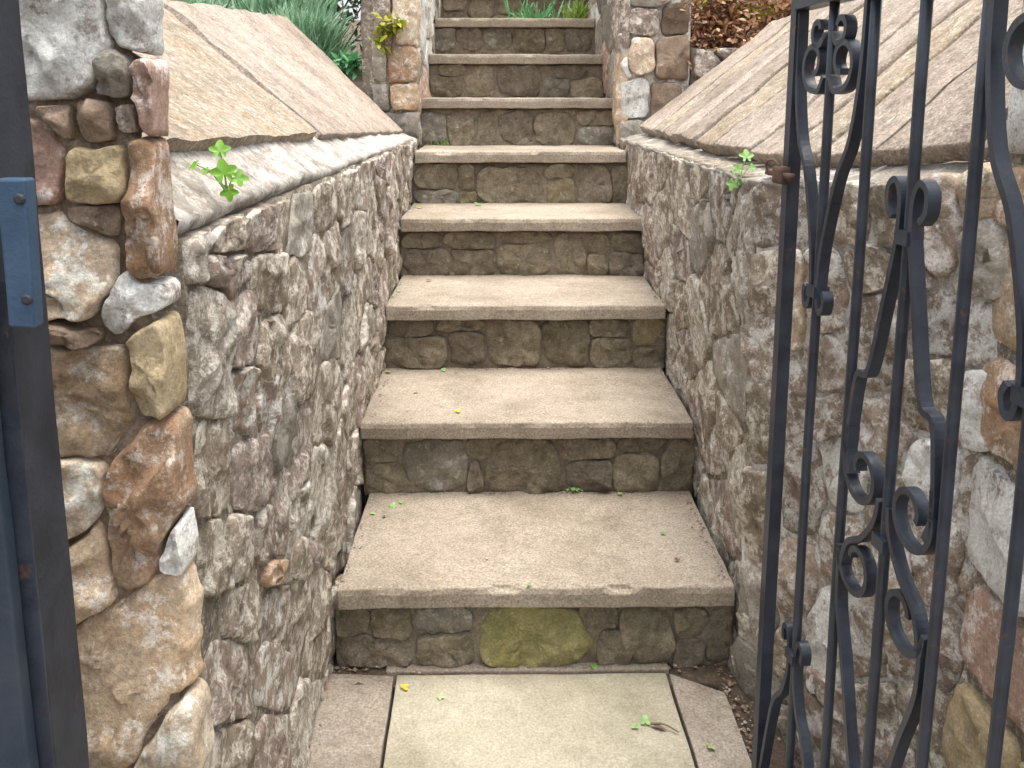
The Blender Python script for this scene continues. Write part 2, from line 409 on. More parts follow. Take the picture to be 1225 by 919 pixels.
# ================================================================== SETTING
def ground_sheet(name, x0, x1, y0, y1, zf, nx, ny, mat, amp=.02):
    V = []; Fc = []
    for j in range(ny + 1):
        for i in range(nx + 1):
            x = x0 + (x1 - x0) * i / nx; y = y0 + (y1 - y0) * j / ny
            V.append(Vector((x, y, zf(x, y) + noise.noise(Vector((x * 3, y * 3, 0))) * amp)))
    for j in range(ny):
        for i in range(nx):
            a = j * (nx + 1) + i; Fc.append((a, a + 1, a + nx + 2, a + nx + 1))
    o = mesh(name, V, Fc, mat); o['kind'] = 'structure'; return o
ground_sheet('ground', -150, 150, -150, 150, lambda x, y: -.06, 60, 60, M['soil'], .004)
ground_sheet('left_terrace', -14, -.60, 1.0, 14, lambda x, y: 1.12 + .12 * max(0, y - 4.2) + .03 * (-.6 - x), 60, 60, M['soil'], .05)
ground_sheet('right_terrace', .99, 14, 1.3, 14, lambda x, y: 1.14 + .12 * max(0, y - 3.9) + .03 * (x - .6), 60, 60, M['soil'], .05)
ground_sheet('upper_ground', -.7, .75, 5.5, 14, lambda x, y: 1.895, 10, 40, M['soil'], .01)

# paving of the landing: one pale slab between two edge slabs, a thin strip behind
pv = bpy.data.objects.new('paving', None); col.objects.link(pv); pv['kind'] = 'structure'
def slabpiece(c, mat, parent, cell=.03, amp=.0015, name='slab'):
    V, Fc = hexa(c, cell, amp, 9)
    ctr = sum((Vector(v) for v in c), Vector()) / 8
    o = mesh(name, V, Fc, mat, parent, ctr)
    md = o.modifiers.new('edge', 'BEVEL'); md.width = .003; md.segments = 2; md.limit_method = 'ANGLE'; md.angle_limit = R(50)
    o.data.polygons.foreach_set('use_smooth', [False] * len(o.data.polygons))
    return o
def quadslab(a, b, c, d, z1, z0, *k, **kw):
    return slabpiece([(a[0], a[1], z0), (b[0], b[1], z0), (c[0], c[1], z0), (d[0], d[1], z0), (a[0], a[1], z1), (b[0], b[1], z1), (c[0], c[1], z1), (d[0], d[1], z1)], *k, **kw)
def paving():
    quadslab((-.262, .72), (.275, .72), (.262, 1.588), (-.276, 1.588), 0, -.05, M['paver'], pv)
    quadslab((-.42, .72), (-.268, .72), (-.282, 1.588), (-.43, 1.60), -.002, -.05, M['edge_paver'], pv)
    quadslab((.281, .72), (.37, .72), (.365, 1.53), (.268, 1.588), -.001, -.05, M['edge_pink'], pv)
    quadslab((-.30, 1.593), (.27, 1.593), (.27, 1.63), (-.30, 1.63), .004, -.05, M['edge_paver'], pv)
    for x0, x1 in ((-.9, -.3), (-.29, .31), (.32, .92)):
        quadslab((x0, .08), (x1, .08), (x1, .71), (x0, .71), -.003, -.05, M['edge_paver'], pv)
        quadslab((x0, -.55), (x1, -.55), (x1, .07), (x0, .07), -.002, -.05, M['edge_paver'], pv)
paving()

# ================================================================== STAIRCASE
stair = thing('stone_staircase', 'long straight flight of stone steps with pale slab treads and rubble risers', 'stairs', (0, Y1, 0))
ENDS = {1: (403, 880), 2: (430, 830), 3: (461, 797), 4: (479, 772), 5: (496, 749)}
NY = {1: 703, 2: 503, 3: 365, 4: 265, 5: 184, 6: 119, 7: 64.5, 8: 17}
def tread(i):
    y0 = nose(i); y1 = nose(i + 1) + .05; z1 = RISE * i
    xa, xb = -.385, .385
    if i in ENDS:
        xa = ony(ENDS[i][0], NY[i], y0).x; xb = ony(ENDS[i][1], NY[i], y0).x
    th = .042 if i != 1 else .044
    V, Fc = hexa(box(xa, xb, y0, y1, z1 - th, z1), .014, .0028, 11)
    V2 = []
    for p in V:   # worn, slightly ragged front arris
        if p.y < y0 + .006 and p.z > z1 - .01: 
            ch = max(0, noise.noise(Vector((p.x * 9 + i * 5, i, 2))) - .28) * .03
            p = p + Vector((0, .003 + .004 * noise.noise(p * 19) + ch, -.002 - ch * .9))
        V2.append(p)
    o = mesh('tread', V2, Fc, M['tread'], stair, Vector((0, y0 + .2, z1)), smooth=False)
    md = o.modifiers.new('edge', 'BEVEL'); md.width = .003; md.segments = 2; md.limit_method = 'ANGLE'; md.angle_limit = R(50)
    return o
RB = {
 1: [(402,730,443,753,'a'),(443,729,493,762,'a'),(406,761,496,790,'b'),(496,731,563,757,'a'),(498,758,573,791,'a'),(572,728,706,792,'m'),(690,729,740,750,'a'),(720,752,762,791,'a'),(742,730,806,788,'a'),(807,732,843,762,'a'),(806,763,846,792,'b'),(845,732,880,792,'a')],
 2: [(433,528,476,553,'a'),(433,552,484,584,'a'),(478,529,558,584,'a'),(559,528,590,549,'a'),(560,550,578,584,'b'),(577,529,672,586,'a'),(664,529,738,549,'a'),(676,549,731,584,'b'),(733,540,790,586,'a'),(738,528,800,541,'a'),(790,531,829,586,'a')],
 3: [(461,384,520,402,'b'),(461,402,536,435,'a'),(520,384,578,396,'a'),(537,396,579,435,'b'),(580,384,648,434,'a'),(645,386,706,436,'a'),(706,384,755,403,'a'),(707,404,757,436,'a'),(757,384,791,415,'y'),(757,416,795,437,'a')],
 4: [(483,281,529,297,'a'),(487,298,537,327,'b'),(530,281,594,297,'a'),(540,299,590,327,'a'),(592,292,666,328,'a'),(600,281,662,291,'a'),(664,283,702,328,'a'),(702,283,730,302,'a'),(702,304,727,328,'a'),(731,283,773,301,'a'),(728,303,773,328,'b')],
 5: [(497,199,548,228,'a'),(497,226,550,242,'a'),(549,199,568,230,'a'),(551,231,571,242,'y'),(570,204,652,242,'a'),(655,214,689,243,'y'),(655,199,690,212,'a'),(689,199,732,243,'b'),(732,203,752,243,'a')],
 6: [(500,138,534,170,'y'),(535,136,566,171,'a'),(571,136,595,170,'a'),(596,136,638,172,'b'),(638,137,688,172,'a'),(689,136,737,150,'a'),(689,152,737,172,'a')],
 7: [(514,92,553,114,'a'),(528,80,560,92,'a'),(556,76,591,114,'a'),(592,79,648,113,'b'),(650,94,680,115,'a'),(664,81,702,94,'b'),(681,96,720,115,'a')],
 8: [(520,30,545,60,'a'),(545,32,577,59,'b'),(578,31,612,59,'a'),(612,31,652,61,'a'),(653,31,676,61,'a'),(677,31,708,61,'b')]}
def riser(i):
    yp = nose(i) + .034; z0 = RISE * (i - 1) - .01; z1 = RISE * i - .04
    V, Fc = hexa(box(-.40, .40, yp - .001, yp + .12, z0, z1 - .004), .014, .006, 22)
    core = mesh('riser', V, Fc, M['mortar_dark'], stair, Vector((0, yp, z0)))
    fm = face((0, yp, 0), (1, 0, 0), (0, 0, 1))
    rr = random.Random(100 + i)
    if i in RB:
        RP = []
        for k, (x0, y0, x1, y1, m) in enumerate(RB[i]):
            a = uv(ony(x0, y0, yp), fm); b = uv(ony(x1, y1, yp), fm)
            w_, h_ = b[0] - a[0], a[1] - b[1]
            j = lambda f: rr.uniform(0, f)
            P = [(a[0] + j(.12) * w_, a[1] - j(.10) * h_), (a[0] + (.3 + j(.4)) * w_, a[1] + j(.05) * h_), (b[0] - j(.14) * w_, a[1] - j(.14) * h_), (b[0] + j(.03) * w_, a[1] - (.3 + j(.4)) * h_),
                 (b[0] - j(.12) * w_, b[1] + j(.10) * h_), (a[0] + (.3 + j(.4)) * w_, b[1]), (a[0] + j(.14) * w_, b[1] + j(.14) * h_), (a[0] - j(.03) * w_, a[1] - (.3 + j(.4)) * h_)]
            RP.append((P, m))
        for k, P in enumerate(tight([q[0] for q in RP], .002, .012, (-.40, .40, z0 + .004, z1 - .004), 40)):
            m = RP[k][1]
            mt = {'a': M['rise_a'], 'b': M['rise_b'], 'm': M['moss'], 'y': M['yellow_dull'] if i < 6 else M['grey_dark']}[m]
            if m == 'a' and rr.random() < .12: mt = M['grey_dark']
            stone(P, fm, rr.uniform(.005, .014), mt, core, i * 50 + k, .010, .007, rnd_n=1, tilt=.06,
                  label='yellow green mossy riser stone' if m == 'm' else None)
    else:
        for k, P in enumerate(cells(-.38, .38, z0 + .01, z1 - .005, 9, 200 + i, 1.3)):
            stone(shrink(P, .006), fm, rr.uniform(.008, .018), M[rr.choice(('rise_a', 'rise_a', 'rise_b'))], core, i * 50 + k, .02, .004)
for i in range(1, 11): tread(i)
for i in range(1, 11): riser(i)

# ================================================================== SIDE WALLS
def rubble(fm, u0, u1, v0, v1, n, seed, parent, mats, joint=.006, dep=(.006, .02), asp=1.4, sp=.02, bulge=.006, keep=None, tilt=.05):
    rr = random.Random(seed)
    for k, P in enumerate(cells(u0, u1, v0, v1, n, seed, asp)):
        cu = sum(p[0] for p in P) / len(P); cv = sum(p[1] for p in P) / len(P)
        if keep and not keep(cu, cv): continue
        stone(shrink(P, joint * rr.uniform(.7, 1.6)), fm, rr.uniform(*dep), M[rr.choice(mats)], parent, seed * 1000 + k, sp, bulge, tilt=tilt)
SIDE = ['mauve', 'wall', 'wall', 'whitish2', 'wall', 'grey', 'wall', 'whitish2', 'mauve', 'rosy']
# left retaining wall
lw = thing('retaining_wall', 'left stair side wall of grey mauve rubble stone with pale mortar top and sloping slabs', 'wall', (-.6, 2.1, 0))
XL0, XL1 = -.418, -.392
V, Fc = hexa([(-.9, .892, -.06), (XL0 - .000, .892, -.06), (XL0 - .000, 3.40, -.06), (-.9, 3.40, -.06), (-.9, .892, .99), (XL1 - .002, .892, .99), (XL1 - .002, 3.40, .985), (-.9, 3.40, .985)], .014, .0042, 19)
mesh('mortar', V, Fc, M['mortar'], lw, Vector((-.6, 2.1, .5)))
fl = face((XL0, 0, 0), (0, -1, 0), (XL1 - XL0, 0, 1.0)); fl = (fl[0], fl[1], fl[2], Vector((1, 0, -(XL1 - XL0))).normalized())
seen = lambda cu, cv: cv > max(0, (-cu - Y1) / GO * RISE - .12) and -cu > 1.20
rubble(fl, -3.38, -.868, -.02, .985, 84, 31, lw, SIDE, .001, (.002, .011), 1.2, .010, .0055, seen)
rr = random.Random(8); NL = []
for k, (x0, y0, x1, y1, m) in enumerate([(214,262,246,338,'whitish2'),(250,254,292,300,'wall'),(296,246,334,300,'mauve'),(240,304,300,346,'mauve'),(304,304,338,372,'wall'),(214,344,268,500,'whitish2'),(272,350,306,440,'mauve'),(308,376,340,470,'wall'),
  (272,444,318,520,'rosy'),(320,474,346,560,'grey'),(218,506,272,616,'wall'),(276,524,322,604,'mauve'),(324,564,350,650,'mauve'),(236,622,300,698,'wall'),(304,608,340,668,'mauve'),(315,671,342,698,'orange'),(346,654,366,740,'wall'),
  (258,702,312,762,'wall'),(316,702,350,764,'rosy'),(242,768,298,860,'mauve'),(302,768,350,852,'rosy'),(246,864,300,960,'wall'),(304,856,346,950,'mauve'),(250,964,330,1100,'wall'),(250,1104,330,1260,'mauve')]):
    P = []
    w_, h_ = x1 - x0, y1 - y0
    for fx, fy in ((.08, .04), (.5, -.02), (.93, .05), (1.01, .45), (.95, .95), (.5, 1.02), (.06, .94), (-.02, .5)):
        P.append(uv(onp(x0 + (fx + rr.uniform(-.05, .05)) * w_, y0 + (fy + rr.uniform(-.05, .05)) * h_, fl[0], fl[3]), fl))
    NL.append((P[::-1], m))
for k, P in enumerate(tight([q[0] for q in NL], .003, .012, (-9, -.896, -9, .99))):
    m = NL[k][1]
    stone(P, fl, rr.uniform(.004, .011), M[m], lw, 3300 + k, .009, .006, tilt=.05, rnd_n=1)
# right retaining wall, splayed outwards near the gate
rw = thing('retaining_wall', 'right stair side wall of rubble stone behind the open gate with sloping slabs on top', 'wall', (.6, 2.1, 0))
XR0, XR1 = .415, .392
PA, PB = (.398, 1.57), (.612, 1.08)
V, Fc = hexa([(XR0 + .002, 1.60, -.06), (.95, 1.60, -.06), (.95, 3.40, -.06), (XR0 + .002, 3.40, -.06), (XR1 + .002, 1.60, .99), (.95, 1.60, .99), (.95, 3.40, .985), (XR1 + .002, 3.40, .985)], .014, .0042, 19)
mesh('mortar', V, Fc, M['mortar'], rw, Vector((.6, 2.1, .5)))
fr_ = face((XR0, 0, 0), (0, 1, 0), (XR1 - XR0, 0, 1.0)); fr_ = (fr_[0], fr_[1], fr_[2], Vector((-1, 0, -.023)).normalized())
rubble(fr_, 1.575, 3.38, -.02, .985, 66, 47, rw, SIDE, .001, (.002, .011), 1.2, .010, .0055, lambda cu, cv: cv > max(0, (cu - Y1) / GO * RISE - .12))
V, Fc = hexa([(PA[0] + .001, PA[1], -.06), (PB[0] + .004, PB[1], -.06), (1.0, 1.08, -.06), (.95, 1.66, -.06), (PA[0] + .001, PA[1], .995), (PB[0] + .004, PB[1], 1.02), (1.0, 1.08, 1.02), (.95, 1.66, .995)], .014, .0042, 19)
mesh('mortar', V, Fc, M['mortar_white'], rw, Vector((.7, 1.4, .5)))
PAv = Vector((PA[0], PA[1], 0)); dAB = Vector((PB[0] - PA[0], PB[1] - PA[1], 0)).normalized()
fs = (PAv, dAB, Vector((0, 0, 1)), dAB.cross(Vector((0, 0, 1))))
SB = [(902,222,985,296,'rosy'),(990,232,1040,290,'wall'),(1044,236,1092,300,'wall'),(1096,226,1146,318,'pale2'),(1150,214,1196,262,'pale'),
 (902,302,936,372,'wall'),(938,300,962,420,'pale'),(966,300,1010,396,'rosy'),(1014,296,1072,346,'wall'),(1078,306,1108,352,'rosy'),(1086,356,1142,424,'rosy'),(1150,268,1208,356,'grey'),
 (902,378,936,452,'rosy'),(938,426,962,520,'rosy'),(966,402,1010,468,'pale2'),(1018,352,1080,470,'rosy'),(1086,430,1146,520,'wall'),(1150,362,1216,440,'whitish'),(1152,444,1216,540,'whitish'),
 (898,458,932,560,'wall'),(934,526,984,640,'rosy'),(966,474,1020,520,'rosy'),(988,524,1036,612,'whitish'),(1024,476,1082,560,'pale2'),(1086,526,1144,606,'whitish'),(1150,546,1216,618,'rosy'),
 (896,566,930,676,'wall'),(932,646,976,740,'pale2'),(980,618,1032,700,'rosy'),(1038,566,1084,640,'rosy'),(1036,646,1090,730,'pale2'),(1094,612,1148,716,'rosy'),(1152,624,1190,790,'rosy'),(1192,624,1222,740,'whitish'),
 (892,682,928,800,'grey'),(932,746,962,850,'wall'),(966,706,1006,826,'whitish'),(1010,736,1060,812,'rosy'),(1064,736,1112,806,'rosy'),(1116,724,1150,836,'rosy'),(1154,796,1218,900,'wall'),
 (888,806,928,930,'grey'),(932,856,966,990,'wall'),(970,834,1012,960,'rosy'),(1016,818,1076,926,'wall'),(1082,814,1146,940,'wall'),(1150,906,1226,1010,'rosy')]
rr = random.Random(5)
TP = []
for k, (x0, y0, x1, y1, m) in enumerate(SB):
    pts = []
    w_, h_ = x1 - x0, y1 - y0
    for fx, fy in ((0, 0), (.5, -.02), (1, 0), (1.02, .5), (1, 1), (.5, 1.02), (0, 1), (-.02, .5)):
        jx = rr.uniform(0, .20) * (1 if fx < .3 else -1 if fx > .7 else 0) if fx in (0, 1) else 0
        jy = rr.uniform(0, .16) * (1 if fy < .3 else -1 if fy > .7 else 0) if fy in (0, 1) else 0
        pts.append(uv(onp(x0 + (fx + jx) * w_, y0 + (fy + jy) * h_, PAv, fs[3]), fs))
    TP.append(pts)
TP = tight(TP, .004, .020)
for k, pts in enumerate(TP):
    m = SB[k][4]
    stone(pts, fs, rr.uniform(.003, .011), M[m], rw, 900 + k, .010, .009, tilt=.06, rnd_n=1)
rubble(fs, .0, .52, -.03, .16, 9, 77, rw, SIDE, .005, (.008, .018))

def dent(root, holes):
    for o in root.children:
        base = root.location + o.location; hit = False
        for v in o.data.vertices:
            p = base + v.co
            for c_, r_, d_ in holes:
                q = p - c_; q.z *= .8; l_ = q.length
                if l_ < r_ * 1.6:
                    t = max(0, 1 - (l_ / r_) ** 2 * .4 + noise.noise(p * 50) * .4); v.co += Vector(d_) * min(1, t); hit = True
        if hit: o.data.update()
dent(rw, [(onx(x, y, .395), r_, (.045, .01, 0)) for x, y, r_ in ((884, 306, .022), (872, 325, .016), (873, 236, .013), (897, 212, .020), (887, 352, .014), (886, 382, .013), (852, 200, .012), (846, 252, .014))])
dent(lw, [(onx(x, y, -.40), r_, (-.04, .01, 0)) for x, y, r_ in ((378, 632, .014), (300, 470, .010), (345, 700, .014), (286, 305, .012), (430, 330, .02))])

# pale mortar fillets between wall face and slabs
def fillet(path, parent, mat, nseg=6, bump_=.006):
    """path: list of (lip point, slab point)"""
    V = []; Fc = []; L_ = cat([p[0] for p in path], 30); S_ = cat([p[1] for p in path], 30)
    prof = [(-.02, -.06), (-.006, -.018), (.0, .0)]
    n = len(L_)
    for i in range(n):
        a, b = L_[i], S_[i]; d = (b - a); dh = Vector((d.x, d.y, 0)).normalized()
        row = [a + dh * .03 + Vector((0, 0, -.03)), a + dh * .004 + Vector((0, 0, -.010)), a]
        for k in range(1, nseg + 3): row.append(a.lerp(b, k / nseg))
        for k, p in enumerate(row): 
            q = p + nv(p, 11, bump_ * .8) + nv(p, 34, bump_ * .6) + nv(p, 90, bump_ * .25) + Vector((0, 0, noise.noise(p * 5) * bump_))
            V.append(q)
    m_ = nseg + 5
    for i in range(n - 1):
        for k in range(m_ - 1):
            a = i * m_ + k; Fc.append((a, a + 1, a + m_ + 1, a + m_))
    return mesh('mortar_fillet', V, Fc, mat, parent, L_[n // 2])
fillet([(Vector((-.394, y, .985 + .025 * (3.4 - y) / 2.5)), Vector((-.462, y, 1.012 + .06 * (3.4 - y) / 2.5))) for y in (.89, 1.0, 1.2, 1.5, 1.9, 2.4, 2.9, 3.4)], lw, M['haunch'])
fillet([(Vector(a), Vector(b) - Vector((0, 0, .022))) for a, b in (((.385, 3.4, .985), (.455, 3.4, 1.02)), ((.385, 2.9, .985), (.455, 2.9, 1.02)), ((.385, 2.4, .985), (.458, 2.4, 1.015)), ((.388, 1.95, .985), (.468, 1.97, 1.012)), ((.388, 1.62, .985), (.485, 1.65, 1.022)), ((.43, 1.49, .99), (.515, 1.50, 1.035)), ((.51, 1.31, 1.0), (.565, 1.32, 1.05)), ((.60, 1.09, 1.01), (.64, 1.15, 1.07)))], rw, M['grey'], bump_=.006)

# sloping coping slabs: lower edge over the fillet, upper edge against the terrace
def coping(parent, st, thick, mats, gap, seed, name='coping_slab'):
    """st: stations (lower point, upper point) ordered along the wall"""
    rr = random.Random(seed)
    for k in range(len(st) - 1):
        (a0, b0), (a1, b1) = st[k], st[k + 1]
        a0, b0, a1, b1 = map(Vector, (a0, b0, a1, b1))
        d = (a1 - a0).normalized(); g = rr.uniform(gap * .5, gap)
        n = (b0 - a0).cross(a1 - a0).normalized()
        if n.z < 0: n = -n
        lift = rr.uniform(0, .011)
        q = [a0 + d * g / 2, a1 - d * g / 2, b1 - d * g / 2, b0 + d * g / 2]
        q = [p + n * lift for p in q]
        q[0] += (a0 - b0).normalized() * rr.uniform(-.006, .01); q[1] += (a0 - b0).normalized() * rr.uniform(-.006, .01)
        c = [p - n * thick for p in q] + q
        if (c[1] - c[0]).cross(c[2] - c[1]).z < 0: c = [c[0], c[3], c[2], c[1], c[4], c[7], c[6], c[5]]
        V, Fc = hexa(c, .022, .005, 9)
        V = [v + n * (noise.noise(Vector((v.x * 5, v.y * 22, v.z * 5))) * .004 + noise.noise(v * 40) * .0018) for v in V]
        o = mesh(name, V, Fc, M[mats[k % len(mats)]], parent, sum(c, Vector()) / 8)
        md = o.modifiers.new('edge', 'BEVEL'); md.width = .004; md.segments = 2; md.limit_method = 'ANGLE'; md.angle_limit = R(50)
lowL = lambda y: (-.455, y, 1.010 + .068 * (3.42 - y) / 2.5)
upL = lambda y: (-.872, y, 1.432 - .057 * (3.4 - y))
coping(lw, [(lowL(3.42), upL(3.40)), (lowL(1.90), upL(2.14))], .045, ['slab'], .004, 1)
coping(lw, [(lowL(1.868), upL(2.088)), (lowL(.93), upL(.93))], .035, ['slab_y'], .004, 2)
def lowR(y):
    K = [(1.14, .63, 1.08), (1.30, .56, 1.057), (1.47, .512, 1.04), (1.68, .486, 1.03), (1.94, .470, 1.02), (2.5, .458, 1.026), (3.4, .458, 1.033)]
    for a, b in zip(K, K[1:]):
        if y <= b[0]: t = (y - a[0]) / (b[0] - a[0]); return (a[1] + (b[1] - a[1]) * t, y, a[2] + (b[2] - a[2]) * t)
rr = random.Random(9); sR = []; y = 3.36
while y > 1.2: sR.append((lowR(y), (.96, y + .04, 1.425))); y -= rr.uniform(.13, .21)
sR.append((lowR(1.15), (.97, 1.19, 1.42)))
coping(rw, sR, .035, ['slab', 'slab', 'slab_y', 'slab'], .022, 4)

# ================================================================== GATE PILLARS
lp = thing('gate_pillar', 'left gate pillar of orange and tan sandstone blocks behind the dark post', 'pillar', (-.5, .84, 0))
V, Fc = hexa([(-.95, .823, -.06), (-.400, .823, -.06), (-.66, .96, -.06), (-.95, 1.10, -.06), (-.95, .823, 1.75), (-.400, .823, 1.75), (-.66, .96, 1.75), (-.95, 1.10, 1.75)], .016, .007, 21)
mesh('mortar', V, Fc, M['mortar_tan'], lp, Vector((-.6, .9, .8)))
fp = face((0, .82, 0), (1, 0, 0), (0, 0, 1))
LP = [([(-12,0),(34,-40),(118,-45),(127,0),(126,60),(118,108),(84,120),(30,124),(-12,110)], 'whitish'),
 ([(131,-30),(176,-30),(182,2),(187,50),(182,66),(160,60),(142,52),(131,38)], 'whitish'),
 ([(126,66),(140,60),(160,70),(163,108),(146,118),(124,116)], 'grey'),
 ([(166,70),(180,72),(186,100),(188,168),(172,158),(164,120)], 'pink'),
 ([(40,128),(88,126),(92,160),(84,172),(62,142),(40,138)], 'brown'),
 ([(93,122),(138,119),(142,150),(136,162),(112,168),(96,160)], 'brown'),
 ([(146,124),(162,124),(170,158),(160,166),(146,152)], 'mauve'),
 ([(0,140),(38,138),(64,144),(82,176),(84,205),(74,236),(48,242),(20,240),(0,200)], 'pink'),
 ([(90,178),(148,182),(154,204),(153,236),(120,242),(88,238),(84,208)], 'yellow'),
 ([(160,162),(178,168),(190,178),(198,230),(201,270),(192,324),(170,334),(152,318),(150,270),(158,225)], 'orange'),
 ([(88,244),(140,246),(148,258),(146,280),(128,276),(108,264),(90,258)], 'brown'),
 ([(-12,262),(55,256),(86,266),(126,284),(140,302),(139,340),(118,368),(98,384),(60,372),(-12,380)], 'pale'),
 ([(146,300),(150,330),(140,352),(120,374),(136,388),(162,386),(186,374),(192,352),(184,342),(160,342)], 'whitish'),
 ([(60,380),(92,392),(112,396),(116,404),(90,408),(60,400)], 'brown'),
 ([(162,390),(190,378),(200,410),(206,440),(206,484),(166,486),(160,440)], 'yellow'),
 ([(30,404),(64,408),(104,416),(148,420),(160,436),(162,480),(158,512),(138,540),(112,546),(80,536),(30,530)], 'tan'),
 ([(30,545),(76,552),(104,548),(126,560),(130,580),(118,608),(98,636),(80,650),(30,650)], 'pale'),
 ([(134,566),(146,540),(168,512),(204,506),(214,530),(220,580),(214,614),(192,654),(160,692),(142,704),(132,660),(130,606)], 'orange'),
 ([(60,660),(96,648),(126,616),(128,650),(138,690),(134,712),(104,736),(70,748),(60,720)], 'tan'),
 ([(222,616),(232,640),(234,670),(214,674),(200,664),(206,646)], 'whitish'),
 ([(70,760),(110,742),(160,718),(206,690),(236,686),(252,712),(256,766),(236,800),(212,826),(176,872),(138,936),(100,950),(70,900)], 'tan'),
 ([(150,950),(186,880),(222,836),(240,838),(244,960),(240,1030),(120,1040)], 'pale'),
 ([(30,1000),(96,965),(136,955),(112,1040),(110,1100),(30,1100)], 'orange'),
 ([(120,1055),(240,1045),(246,1160),(120,1170)], 'tan')]
rr = random.Random(11)
TP = tight([[uv(ony(x, y, .82), fp) for x, y in P] for P, m in LP], .004, .035, (-9, -.381, -9, 9), 64)
for k, (P, m) in enumerate(LP):
    pts = TP[k]
    stone(pts, fp, rr.uniform(.008, .020), M[m], lp, 1500 + k, .006, .009, tilt=.05, rnd_n=1)
rubble(fp, -.93, -.56, -.02, 1.2, 26, 78, lp, ['tan', 'pale', 'orange', 'pink', 'whitish'], .006, (.008, .018), keep=lambda cu, cv: cu < -.60)
rubble(fp, -.93, -.40, 1.30, 1.72, 14, 79, lp, ['tan', 'pale', 'whitish', 'pink', 'whitish'], .006, (.008, .018))
rubble(fp, -.62, -.40, -.02, .22, 5, 80, lp, ['tan', 'pale', 'orange'], .006, (.008, .018))

rp = thing('gate_pillar', 'right gate pillar of pale and orange sandstone at the right edge beyond the open gate', 'pillar', (.8, .95, 0))
V, Fc = hexa(box(.592, 1.1, .62, 1.135, -.06, 1.75), .03, .006, 13)
mesh('mortar', V, Fc, M['mortar'], rp, Vector((.8, .9, .8)))
fq = (Vector((.585, 0, 0)), Vector((0, -1, 0)), Vector((0, 0, 1)), Vector((-1, 0, 0)))
ms = ['yellow', 'pale', 'whitish', 'tan', 'orange', 'whitish', 'tan', 'yellow']
z = -.02; k = 0; rr = random.Random(3)
for h_, m in ((.19, 'yellow'), (.17, 'yellow'), (.15, 'pink'), (.18, 'whitish'), (.14, 'orange'), (.16, 'tan'), (.09, 'orange'), (.16, 'whitish'), (.18, 'whitish'), (.2, 'tan'), (.15, 'pale')):
    for a, b in (((-1.14, -.97), (-.96, -.78), (-.77, -.62)) if k % 2 else ((-1.14, -.92), (-.91, -.74), (-.73, -.62))):
        P = [(a + rr.uniform(0, .012), z + rr.uniform(0, .01)), (b - rr.uniform(0, .012), z + rr.uniform(0, .01)), (b - rr.uniform(0, .012), z + h_ - .012), (a + rr.uniform(0, .012), z + h_ - rr.uniform(.004, .016))]
        stone(P, fq, rr.uniform(.004, .012), M[m], rp, 2000 + k * 5 + int(a * -10), .015, .006, rnd_n=1)
    z += h_; k += 1
fq = face((0, .61, 0), (1, 0, 0), (0, 0, 1))
rubble(fq, .60, 1.08, -.02, 1.72, 30, 83, rp, ['tan', 'pale', 'orange', 'whitish'], .006, (.008, .018))

# ================================================================== UPPER PIERS
UPM = ['mauve', 'grey', 'tan', 'pink', 'grey', 'whitish']
up_l = thing('stair_pier', 'left rubble pier beside the top steps with orange stone and yellow green plant', 'pier', (-.5, 3.5, .9))
V, Fc = hexa(box(-.60, -.398, 3.455, 5.5, .85, 2.3), .04, .006, 13)
mesh('mortar', V, Fc, M['mortar'], up_l, Vector((-.5, 4, 1.2)))
fp = face((0, 3.445, 0), (1, 0, 0), (0, 0, 1)); rr = random.Random(12); QL = []
for k, (x0, y0, x1, y1, m) in enumerate([(463,56,502,98,'orange'),(470,-8,505,50,'pale'),(452,-10,468,50,'mauve'),(450,52,462,98,'grey'),(468,101,504,132,'tan'),(450,101,466,132,'grey'),(456,134,508,165,'grey'),(450,-50,505,-12,'grey'),(448,-95,505,-54,'tan')]):
    a = uv(ony(x0, y0, 3.445), fp); b = uv(ony(x1, y1, 3.445), fp)
    QL.append(([(a[0], a[1] - .004), (b[0] - rr.uniform(0, .012), a[1]), (b[0], b[1] + rr.uniform(0, .012)), (a[0] + rr.uniform(0, .01), b[1])], m))
for k, P in enumerate(tight([q[0] for q in QL], .005, .02, (-.595, -.386, .9, 2.3))):
    stone(P, fp, rr.uniform(.008, .016), M[QL[k][1]], up_l, 2500 + k, .014, .006, rnd_n=1)
fq = (Vector((-.392, 0, 0)), Vector((0, -1, 0)), Vector((0, 0, 1)), Vector((1, 0, 0)))
rubble(fq, -5.48, -3.44, .95, 2.28, 44, 85, up_l, UPM, .006, (.004, .012), 1.5, keep=lambda cu, cv: cv > (-cu - Y1) / GO * RISE - .1)
up_r = thing('stair_pier', 'right rubble pier beside the top steps with whitish lichened stones', 'pier', (.5, 3.5, .9))
V, Fc = hexa(box(.400, .66, 3.455, 5.5, .85, 2.3), .04, .006, 13)
mesh('mortar', V, Fc, M['mortar_white'], up_r, Vector((.5, 4, 1.2)))
QL = []
for k, (x0, y0, x1, y1, m) in enumerate([(738,98,776,142,'whitish'),(740,145,772,168,'grey'),(734,60,752,95,'whitish'),(754,44,782,84,'pale'),(733,26,752,56,'whitish'),(752,10,790,42,'mauve'),(734,-20,750,22,'whitish'),(784,44,818,96,'brown'),(778,98,812,140,'brown'),(753,-30,800,8,'grey'),(792,5,818,42,'brown'),(734,-80,800,-34,'grey')]):
    a = uv(ony(x0, y0, 3.445), fp); b = uv(ony(x1, y1, 3.445), fp)
    QL.append(([(a[0] + rr.uniform(0, .02), a[1] - .004), (b[0] - rr.uniform(0, .03), a[1] - rr.uniform(0, .015)), (b[0], b[1] + rr.uniform(0, .02)), (a[0] + rr.uniform(0, .01), b[1])], m))
